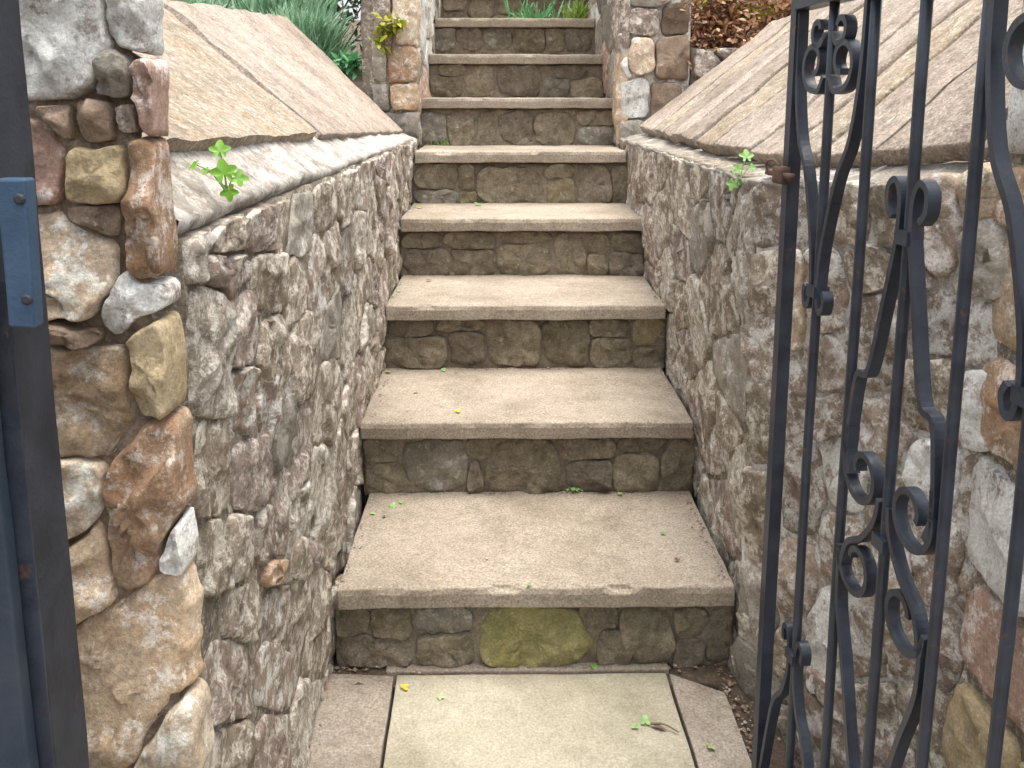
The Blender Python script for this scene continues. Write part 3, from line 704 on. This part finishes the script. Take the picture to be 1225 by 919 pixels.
for k, P in enumerate(tight([q[0] for q in QL], .005, .02, (.394, .66, .9, 2.3))):
    stone(P, fp, rr.uniform(.010, .022), M[QL[k][1]], up_r, 2600 + k, .014, .006, rnd_n=1)
fq = (Vector((.394, 0, 0)), Vector((0, 1, 0)), Vector((0, 0, 1)), Vector((-1, 0, 0)))
rubble(fq, 3.44, 5.48, .95, 2.28, 44, 86, up_r, UPM, .006, (.004, .012), 1.5, keep=lambda cu, cv: cv > (cu - Y1) / GO * RISE - .1)
bank = thing('bank_wall', 'low brown rock wall under the reddish shrub behind the right sloping slabs', 'wall', (.9, 3.5, .9))
V, Fc = hexa(box(.668, 1.6, 3.46, 3.9, .85, 1.33), .04, .008, 13)
mesh('mortar', V, Fc, M['mortar_dark'], bank, Vector((1, 3.7, 1.1)))
rubble((Vector((0, 3.45, 0)), Vector((1, 0, 0)), Vector((0, 0, 1)), Vector((0, -1, 0))), .675, 1.58, .95, 1.33, 26, 88, bank, ['brown', 'mauve', 'brown', 'pink'], .004, (.01, .03), 1.3, .016, .008)

# ================================================================== IRON GATE
G0 = Vector((.3585, 1.28, 0)); GD = Vector((.463 - .415, .832 - 1.45, 0)).normalized(); SP = .1095
GN = Vector((0, 0, 1)).cross(GD); GN = GN if GN.x < 0 else -GN
gate = thing('iron_gate', 'black wrought iron garden gate with scrolls standing open on the right', 'gate', G0)
Gp = lambda a, z: G0 + GD * (a * SP) + Vector((0, 0, z))     # a in bar spacings
def gpx(x, y): p = onp(x, y, G0, GN); return ((p - G0).dot(GD) / SP, p.z)
ZT, ZB = 1.263, .04
def bar(a0, z0, a1, z1, w_, t_, name, seg=4, n=1, par=None):
    V = []; Fc = []
    P = [Gp(a0, z0).lerp(Gp(a1, z1), k / n) for k in range(n + 1)]
    P = [p + nv(p, 4, .0012) if 0 < k < n else p for k, p in enumerate(P)]
    sweep(P, GN, w_, t_, V, Fc, seg)
    return mesh(name, V, Fc, M['iron'], par or gate, P[0], smooth=seg > 4)
bar(0, ZB - .02, 0, ZT + .03, .019, .019, 'stile', 4, 10)
bar(6.1, ZB - .02, 6.1, ZT + .25, .022, .022, 'stile', 4, 10)
for a in range(1, 6): bar(a, ZB, a, ZT, .013, .013, 'bar', 8, 10)
bar(0.05, ZT, 6.05, ZT + .0, .028, .012, 'rail', 4, 12)
bar(0.05, ZB, 6.05, ZB, .028, .012, 'rail', 4, 12)
def gcurve(pts, name='scroll', w_=.0145, t_=.0078, off=0, mat='iron'):
    V = []; Fc = []
    P = [p + GN * off for p in cat([Gp(a, z) for a, z in pts], 7)]
    sweep(P, GN, w_, t_, V, Fc, 4)
    return mesh(name, V, Fc, M[mat], gate, P[len(P) // 2], smooth=False)
def spiral(ca, cz, r0, r1, a0, a1, n=14):
    """polar spiral in the gate plane; radii in metres"""
    return [(ca + math.cos(a0 + (a1 - a0) * k / n) * (r0 + (r1 - r0) * k / n) / SP, cz + math.sin(a0 + (a1 - a0) * k / n) * (r0 + (r1 - r0) * k / n)) for k in range(n + 1)]
zA = gpx(979, 352)[1]          # apex of the V in the first panel
zA2 = gpx(952, 782)[1]         # lower apex
zB1 = gpx(1085, 262)[1]        # upper apex of the middle panel
zB2 = gpx(1128, 592)[1]        # widest point
zB3 = gpx(1112, 822)[1]
zB4 = zB3 - (zB1 - zB2)
pi = math.pi
for c in (1, 5):
    for s in (-1, 1):
        m = lambda pts: [(c + s * a, z) for a, z in pts]
        # V from the top corners, ending in an outward curl at the apex
        arm = [(.90, ZT - .01), (.86, ZT - .10), (.70, ZT - .18), (.42, zA + .16), (.16, zA + .07), (.09, zA + .01)]
        curl = [(.14, zA - .018), (.24, zA - .020), (.29, zA - .004), (.24, zA + .008)]
        gcurve(m(arm + curl))
        # C scroll hanging between the bars
        gcurve(m([(.08, ZT - .10), (.20, ZT - .118)] + spiral(.38, ZT - .083, .036, .012, -pi * .55, pi * 1.5, 12)))
        gcurve(m([(.08, ZT - .05)] + spiral(.30, ZT - .040, .022, .009, -pi * .9, pi * .9, 8)))
        # lower pair
        arm = [(.28, zA2 + .004), (.30, zA2 + .022), (.20, zA2 + .03), (.12, zA2 + .012), (.10, zA2 - .03), (.25, zA2 - .08), (.55, zA2 - .13), (.86, ZB + .01)]
        gcurve(m(arm))
    gcurve([(c - .12, zA + .004), (c + .12, zA + .004)], 'collar', .022, .016)
    gcurve([(c - .12, zA2 - .004), (c + .12, zA2 - .004)], 'collar', .022, .016)
c = 3
for s in (-1, 1):
    m = lambda pts: [(c + s * a, z) for a, z in pts]
    rusty = 'rust' if s < 0 else 'iron'
    up = [(.26, zB1 + .000), (.36, zB1 + .012), (.36, zB1 + .034), (.22, zB1 + .042), (.12, zB1 + .022), (.12, zB1 - .02), (.30, zB1 - .10), (.52, zB1 - .19), (.76, zB2 + .07), (.86, zB2 + .01), (.88, zB2 - .03), (.78, zB2 - .06)]
    gcurve(m(up[:6][::-1])); gcurve(m(up[5:]), mat=rusty if False else 'iron')
    gcurve(m([(.86, zB2 - .0)] + spiral(.50, zB2 - .045, .046, .014, pi * .15, -pi * 2.1, 16)))
    gcurve(m([(.10, zB2 - .06), (.16, zB2 - .09), (.40, zB2 - .125), (.72, zB2 - .15), (.86, zB2 - .19)] + spiral(.50, zB3 + .05, .046, .014, pi * .02, -pi * 1.9, 16)))
    lo = [(.88, zB2 - .19), (.88, zB3 + .01), (.84, zB3 - .03), (.62, zB3 - .10), (.38, zB3 - .19), (.14, zB4 + .01), (.10, zB4 - .01)]
    gcurve(m(lo))
gcurve([(2.88, zB1 - .02), (3.12, zB1 - .02)], 'collar', .02, .016)
gcurve([(2.88, (zB2 + zB3) / 2), (3.12, (zB2 + zB3) / 2)], 'collar', .02, .016)
# latch on the free stile
lz = gpx(935, 206)[1]
V, Fc = hexa([Gp(-.42, lz - .009) + GN * q + Vector((0, 0, 0)) for q in (.0,)] * 8, 1, 0) if False else ([], [])
def gbox(a0, a1, z0, z1, n0, n1, mat, name, par=gate, amp=.0006):
    c_ = [Gp(a, z) + GN * n for z in (z0, z1) for a, n in ((a0, n0), (a1, n0), (a1, n1), (a0, n1))]
    V, Fc = hexa(c_, .006, amp, 60)
    return mesh(name, V, Fc, M[mat], par, sum(c_, Vector()) / 8)
la = gbox(-.12, .20, lz - .013, lz + .012, .011, .024, 'rust', 'latch')
gbox(-.42, .42, lz - .004, lz + .004, .014, .022, 'rust', 'bolt', la)
V = []; Fc = []
sweep(cat([Gp(-.30, lz - .004) + GN * .020, Gp(-.34, lz + .014) + GN * .024, Gp(-.10, lz + .020) + GN * .024, Gp(.04, lz + .012) + GN * .020], 6), GN, .004, .004, V, Fc, 6)
mesh('latch_hook', V, Fc, M['rust'], la, Gp(-.1, lz))

# left gate post with the blue catch plate
post = thing('gate_post', 'dark metal gate post with blue catch plate at the left edge', 'post', (-.43, .68, 0))
def pbox(c, mat, name, par=post, cell=.03, amp=.0012, bev=.002):
    V, Fc = hexa(c, cell, amp, 9)
    o = mesh(name, V, Fc, M[mat], par, sum((Vector(q) for q in c), Vector()) / 8, smooth=False)
    md = o.modifiers.new('edge', 'BEVEL'); md.width = bev; md.segments = 2; md.limit_method = 'ANGLE'; md.angle_limit = R(50)
    return o
xr = ony(103, 919, .70).x + .004; xt = ony(37, 190, .70).x
pbox(box(-.485, xr, .645, .70, -.05, 1.75), 'iron_post', 'post_body')
pbox(box(-.60, ony(24, 700, .642).x, .628, .643, -.05, 1.045), 'iron_face', 'stop_plate')
pbox(box(-.482, ony(26, 700, .642).x + .010, .6445, .6475, -.05, 1.0), 'iron', 'groove_strip', amp=0, bev=.0005)
a, b, c_, d = ony(4, 212, .640), ony(40, 212, .640), ony(51, 390, .640), ony(20, 388, .640)
pbox([(d.x, .628, d.z), (c_.x, .628, c_.z), (c_.x, .643, c_.z), (d.x, .643, d.z), (a.x, .628, a.z), (b.x, .628, b.z), (b.x, .643, b.z), (a.x, .643, a.z)], 'blue', 'catch_plate')

for px_, py_ in ((24, 238), (33, 358)):
    c0 = ony(px_, py_, .628); V = []; Fc = []
    for r_, y_ in ((.0042, 0), (.0042, -.0014), (.0026, -.0026)):
        V += [c0 + Vector((math.cos(2 * math.pi * k / 10) * r_, y_, math.sin(2 * math.pi * k / 10) * r_)) for k in range(10)]
    for j in range(2):
        for k in range(10): Fc.append((j * 10 + k, j * 10 + (k + 1) % 10, j * 10 + 10 + (k + 1) % 10, j * 10 + 10 + k))
    Fc.append(tuple(range(20, 30)))
    mesh('screw', V, Fc, M['iron_post'], post, c0, smooth=False)
# ================================================================== PLANTS
def leaf_geo(V, Fc, base, d, n, L, W, bend=.25, seg=4):
    """a pointed, folded and curved leaf"""
    d = Vector(d).normalized(); s = d.cross(Vector(n)).normalized(); up = s.cross(d).normalized(); b0 = len(V)
    for k in range(seg + 1):
        t = k / seg; wd = W * math.sin(pi * min(.97, t * .92 + .06)) ** .8 / 2; c = base + d * (L * t) - up * (bend * L * t * t)
        V += [c - s * wd + up * wd * .3, c, c + s * wd + up * wd * .3]
    for k in range(seg):
        a = b0 + 3 * k; Fc += [(a, a + 1, a + 4, a + 3), (a + 1, a + 2, a + 5, a + 4)]
def lobed(V, Fc, c, n, d, r, lobes=5, cup=.15):
    """round lobed leaf"""
    n = Vector(n).normalized(); d = Vector(d); d = (d - n * d.dot(n)).normalized(); s = n.cross(d); b0 = len(V); V.append(c)
    K = lobes * 6
    for k in range(K + 1):
        a = -pi * .88 + 2 * pi * .88 * k / K
        q = r * (.80 + .20 * math.cos(lobes * a)) * (.82 + .2 * math.cos(a))
        V.append(c + d * (math.cos(a) * q) + s * (math.sin(a) * q) + n * (cup * r * (q / r) ** 2 - .08 * r * math.cos(lobes * a)))
    for k in range(K): Fc.append((b0, b0 + 1 + k, b0 + 2 + k))
def tube(V, Fc, P, r0, r1, seg=5):
    n = len(P); b0 = len(V)
    for i, p in enumerate(P):
        t = (P[min(i + 1, n - 1)] - P[max(0, i - 1)]).normalized(); a = t.orthogonal().normalized(); b = t.cross(a); r = r0 + (r1 - r0) * i / max(1, n - 1)
        for k in range(seg): V.append(p + a * (math.cos(2 * pi * k / seg) * r) + b * (math.sin(2 * pi * k / seg) * r))
    for i in range(n - 1):
        for k in range(seg): Fc.append((b0 + i * seg + k, b0 + i * seg + (k + 1) % seg, b0 + (i + 1) * seg + (k + 1) % seg, b0 + (i + 1) * seg + k))
def weed(name, label, root, leaves, mat, r, par_cat='weed'):
    t = thing(name, label, par_cat, root)
    for p, n, d, k in leaves:
        V = []; Fc = []; mid = root.lerp(p, .5) + Vector((0, 0, .008))
        tube(V, Fc, cat([root, mid, p], 5), .0011, .0008); mesh('stem', V, Fc, M['leaf_pale'], t, root)
        V = []; Fc = []; lobed(V, Fc, p, n, d, r * k); mesh('leaf', V, Fc, M[mat], t, p)
    return t
W0 = onx(272, 232, -.39)
def at(x, y, D): return ony(x, y, D)
weed('weed', 'bright green lobed weed growing out of the left wall top', W0,
     [(at(263, 181, W0.y), (.1, -.8, .6), (0, -.3, 1), 1.15), (at(234, 197, W0.y - .02), (-.6, -.6, .7), (-1, 0, -.5), .75), (at(268, 208, W0.y - .02), (.1, -.9, .4), (-.2, 0, 1), 1.4),
      (at(284, 213, W0.y), (.5, -.8, .4), (1, 0, .1), 1.0), (at(274, 228, W0.y - .005), (.1, -.95, .1), (.1, 0, -1), 1.0), (at(247, 205, W0.y - .01), (-.2, -.7, .7), (-.6, 0, .3), .55)], 'leaf_bright', .0135)
W1 = onx(884, 222, .39)
weed('weed', 'small green weed growing from a hole in the right wall top', W1,
     [(at(893, 188, W1.y), (0, -.8, .6), (0, 0, 1), 1.1), (at(884, 203, W1.y - .02), (-.3, -.8, .4), (-.5, 0, .5), .9), (at(877, 219, W1.y), (-.4, -.8, .2), (-.3, 0, -1), 1.0), (at(889, 215, W1.y - .01), (.2, -.9, .3), (.3, 0, -1), 1.1), (at(898, 200, W1.y), (.3, -.8, .5), (1, 0, 0), .7)], 'leaf_mint', .016)

def shrub(name, label, cat_, ctr, rad, n, mat, L, W, seed, spiky=0, stems=6, group=None):
    rr = random.Random(seed); t = thing(name, label, cat_, (ctr.x, ctr.y, ctr.z), group)
    V = []; Fc = []; SV = []; SF = []
    cl = [Vector((rr.gauss(0, .45) * rad[0], rr.gauss(0, .45) * rad[1], rr.uniform(.25, 1) * rad[2])) for _ in range(max(5, n // 40))]
    for q in cl[:stems * 2]:
        tube(SV, SF, cat([ctr + Vector((q.x * .2, q.y * .2, 0)), ctr + Vector((q.x * .7, q.y * .7, q.z * .6)), ctr + q], 4), .006, .002)
    for k in range(n):
        q = cl[k % len(cl)] + Vector((rr.gauss(0, .16) * rad[0], rr.gauss(0, .16) * rad[1], rr.gauss(0, .13) * rad[2]))
        if q.z < 0: q.z = abs(q.z)
        if spiky:
            b = ctr + Vector((q.x * .55, q.y * .55, rr.uniform(0, .5) * rad[2])); d = Vector((q.x * .9, q.y * .9, rad[2] * 1.1)) + Vector((rr.gauss(0, .2), rr.gauss(0, .2), 0)) * rad[2]
        else:
            b = ctr + q; d = Vector((rr.gauss(0, 1), rr.gauss(0, 1), rr.gauss(.3, .7)))
        nn = Vector((rr.gauss(0, .6), rr.gauss(-.4, .6), 1))
        if abs(d.normalized().dot(nn.normalized())) > .95: nn = Vector((1, 0, .3))
        leaf_geo(V, Fc, b, d, nn, L * rr.uniform(.6, 1.3), W * rr.uniform(.7, 1.2), rr.uniform(0, .5), 3 if not spiky else 4)
    mesh('foliage', V, Fc, M[mat], t, ctr)
    mesh('stem', SV, SF, M['stem'], t, ctr)
    return t
shrub('lavender', 'blue green upright lavender clump behind the left slabs, leftmost at the top edge', 'plant', Vector((-1.12, 2.9, 1.22)), (.22, .30, .42), 1500, 'leaf_lav', .12, .007, 1, spiky=1)
shrub('lavender', 'blue green lavender clump beside the left upper pier', 'plant', Vector((-.90, 3.75, 1.17)), (.24, .20, .45), 2200, 'leaf_lav', .12, .007, 2, spiky=1)
shrub('lavender', 'dark upright shrub behind the lavender at the top edge', 'plant', Vector((-1.15, 4.3, 1.18)), (.45, .25, .75), 1500, 'leaf_lav', .16, .014, 3, spiky=1)
shrub('fern', 'small bright green fern at the far end of the left slabs', 'fern', Vector((-.76, 3.56, 1.16)), (.13, .07, .13), 240, 'leaf_fern', .055, .018, 4)
shrub('pier_plant', 'yellow green plant growing on the left upper pier', 'plant', ony(466, 66, 3.41), (.050, .03, .115), 90, 'leaf_gold', .035, .02, 5, stems=2)
shrub('barberry', 'reddish brown barberry shrub above the brown rock wall', 'shrub', Vector((.80, 3.56, 1.19)), (.23, .13, .36), 3000, 'leaf_red', .026, .016, 6)
shrub('barberry', 'smaller reddish shrub right of the barberry behind the slab ridge', 'shrub', Vector((1.06, 3.62, 1.30)), (.16, .14, .26), 1100, 'leaf_red', .026, .016, 7)
shrub('hedge_plant', 'yellow green plant above the right upper pier at the top edge', 'plant', Vector((.85, 4.1, 1.4)), (.4, .12, .42), 1200, 'leaf_gold', .03, .018, 8)
shrub('hedge_plant', 'dark green bush far behind the reddish shrub', 'plant', Vector((1.25, 4.3, 1.25)), (.5, .25, .6), 1500, 'leaf_dark', .04, .02, 9)
shrub('hedge_plant', 'green hedge mass closing the view above the lavender', 'hedge', Vector((-1.3, 5.4, 1.3)), (1.0, .3, 1.0), 3600, 'leaf_dark', .06, .03, 21)
shrub('barberry', 'yellow green shoots at the top of the reddish shrub', 'shrub', Vector((.84, 3.52, 1.42)), (.16, .08, .16), 260, 'leaf_gold', .022, .013, 22)
def tuft(label, p, n, h, sp_, seed, mat='grass'):
    rr = random.Random(seed); V = []; Fc = []
    for k in range(n):
        b = p + Vector((rr.gauss(0, sp_), rr.gauss(0, .008), 0)); d = Vector((rr.gauss(0, .5), rr.gauss(-.3, .4), 1))
        leaf_geo(V, Fc, b, d, (0, -1, .2), h * rr.uniform(.5, 1.2), h * .07 + .002, rr.uniform(.1, .7), 4)
    o = mesh('grass_tuft', V, Fc, M[mat], None, p); tag(o, label, 'grass', 'grass tufts on the steps'); return o
def onT(i, x, y, dz=.003): return onz(x, y, RISE * i + dz)
zt8 = RISE * 8
tuft('bright yellow green grass tuft at the right end of the topmost visible tread', Vector((.30, nose(8) + .03, zt8)), 40, .085, .022, 1)
tuft('sparse green grass on the middle of the topmost visible tread', Vector((.12, nose(8) + .25, zt8)), 40, .11, .06, 2, 'leaf_fern')
tuft('low grass growing at the back left of the fifth tread', Vector((-.30, nose(6) + .02, RISE * 5)), 26, .02, .03, 3)

# ================================================================== FALLEN LEAVES
def fallen(i, x, y, size, mat, label, seed, name='fallen_leaf', cat_='leaf', group='leaves fallen on the steps'):
    rr = random.Random(seed); p = onT(i, x, y, .004); V = []; Fc = []
    a = rr.uniform(0, 2 * pi)
    lobed(V, Fc, Vector(p), (rr.uniform(-.3, .3), rr.uniform(-.4, .1), 1), (math.cos(a), math.sin(a), rr.uniform(-.1, .3)), size, 3 + seed % 3, .3)
    o = mesh(name, V, Fc, M[mat], None, Vector(p)); tag(o, label, cat_, group); return o
for q in [
 (0, 483, 823, .0125, 'leaf_yellow', 'yellow leaf at the top left corner of the pale paving slab', 1, ),
 (0, 526, 833, .010, 'leaf_pale', 'pale green leaf right of the yellow one on the pale slab', 2),
 (0, 772, 864, .013, 'leaf_mint', 'green leaf on the right of the pale slab beside a dry twig', 3),
 (0, 760, 870, .009, 'leaf_mint', 'smaller green leaf left of the one beside the twig', 4),
 (0, 851, 893, .011, 'leaf_pale', 'pale green leaf on the right edge paver', 5),
 (0, 710, 797, .011, 'leaf_mint', 'fresh green leaf on the paving below the mossy riser stone', 6),
 (0, 634, 796, .008, 'leaf_bright', 'small green leaf at the foot of the mossy stone', 7),
 (1, 470, 606, .012, 'leaf_mint', 'largest green leaf of the group at the left of the lowest tread', 8),
 (1, 481, 601, .008, 'leaf_mint', 'green leaf right of the largest at the left of the lowest tread', 9),
 (1, 447, 614, .009, 'leaf_pale', 'pale leaf nearest the left wall on the lowest tread', 10),
 (1, 460, 618, .006, 'leaf_dry', 'tiny dark leaf in front of the green group on the lowest tread', 11),
 (1, 794, 638, .008, 'leaf_mint', 'lone green leaf on the right of the lowest tread', 12),
 (1, 810, 670, .008, 'leaf_dry', 'dark dry leaf near the front right of the lowest tread', 13),
 (1, 741, 591, .008, 'leaf_pale', 'pale green leaf at the back right of the lowest tread', 14),
 (1, 632, 699, .007, 'leaf_mint', 'tiny green leaf on the front edge of the lowest tread', 15),
 (1, 583, 668, .0045, 'petal', 'pale petal in the middle of the lowest tread', 16),
 (2, 465, 445, .012, 'leaf_pale', 'pale green leaf at the back left corner of the second tread', 17),
 (2, 530, 443, .011, 'leaf_pale', 'pale green leaf at the back of the second tread', 18),
 (2, 546, 446, .006, 'leaf_dry', 'dark speck of leaf at the back of the second tread', 19),
 (2, 497, 468, .009, 'leaf_gold', 'yellow green leaf on the left of the second tread', 20),
 (2, 547, 492, .011, 'leaf_yellow', 'yellow leaf near the front edge of the second tread', 21),
 (2, 487, 490, .006, 'petal', 'pinkish petal at the front left of the second tread', 22),
 (3, 512, 335, .012, 'leaf_dry', 'dark dry leaf at the back left of the third tread', 23),
 (3, 478, 348, .008, 'leaf_pale', 'pale green leaf at the left end of the third tread', 24),
 (4, 572, 245, .020, 'leaf_mint', 'wide green leaf at the back of the fourth tread', 25),
 (4, 502, 248, .014, 'leaf_gold', 'yellow green leaf at the back left of the fourth tread', 26)]:
    fallen(*q)
sp0 = onT(1, 685, 589, 0)
weed('seedling', 'tiny green seedling at the back of the lowest tread', sp0, [(sp0 + Vector((dx, dy, dz)), (0, -.4, 1), (dx, -.2, 0), k) for dx, dy, dz, k in ((-.012, 0, .008, .8), (.010, -.004, .010, 1), (.0, -.01, .014, .9), (.022, 0, .006, .6))], 'leaf_mint', .008, 'seedling')
# twig
V = []; Fc = []; a = onT(0, 778, 866, .006); b = onT(0, 812, 876, .006)
tube(V, Fc, cat([a, a.lerp(b, .5) + Vector((0, .006, .003)), b], 5), .0022, .0012)
leaf_geo(V, Fc, a, b - a, (0, 0, 1), .03, .009, .1)
tag(mesh('twig', V, Fc, M['leaf_dry'], None, a), 'dry brown twig on the pale paving slab', 'twig')
# crumbs of soil, gravel and dead leaf in the angles
def litter(name, fn, n, seed, mat, smin=.0015, smax=.006):
    rr = random.Random(seed); V = []; Fc = []
    for _ in range(n):
        p = fn(rr); s = smin + (smax - smin) * rr.random() ** 3; b0 = len(V)
        a = rr.uniform(0, pi)
        for dx, dy, dz in ((1, 0, 0), (0, 1, 0), (-1, 0, 0), (0, -1, 0), (0, 0, .8)):
            V.append(p + Vector(((dx * math.cos(a) - dy * math.sin(a)) * s * rr.uniform(.7, 1.3), (dx * math.sin(a) + dy * math.cos(a)) * s * rr.uniform(.7, 1.3), dz * s - .0005)))
        for k in range(4): Fc.append((b0 + k, b0 + (k + 1) % 4, b0 + 4))
    o = mesh(name, V, Fc, M[mat], None, Vector((0, 1, 0)), smooth=False); o['kind'] = 'stuff'; tag(o, 'scattered ' + name.replace('_', ' ') + ' in the corners of landing and treads', 'litter'); return o
def lf(rr):
    k = rr.random()
    if k < .45: return Vector((.365 + abs(rr.gauss(0, .022)), rr.uniform(1.0, 1.6), -.004 + rr.random() * .006))
    if k < .75: return Vector((rr.uniform(-.42, .40), 1.61 - abs(rr.gauss(0, .008)), .003))
    return Vector((-.425 + abs(rr.gauss(0, .008)), rr.uniform(1.1, 1.6), 0))
def tf(rr):
    i = rr.choice((1, 1, 1, 2, 2, 3, 4, 5)); k = rr.random(); z = RISE * i + .001
    if k < .6: return Vector((rr.uniform(-.38, .38), nose(i + 1) + .03 - abs(rr.gauss(0, .008)), z))
    return Vector((rr.choice((-1, 1)) * (.385 - abs(rr.gauss(0, .008))), rr.uniform(nose(i) + .02, nose(i + 1)), z))
litter('leaf_litter', lf, 550, 5, 'litter')
litter('grit', tf, 900, 6, 'litter', .001, .004)
V, Fc = hexa(box(.36, .44, 1.0, 1.64, -.06, -.008), .015, .007, 30)
o = mesh('soil_strip', V, Fc, M['soil'], None, Vector((.4, 1.3, 0))); o['kind'] = 'structure'
V, Fc = hexa(box(-.44, .44, 1.56, 1.66, -.06, -.004), .015, .005, 30)
o = mesh('soil_strip', V, Fc, M['soil'], None, Vector((0, 1.6, 0))); o['kind'] = 'structure'
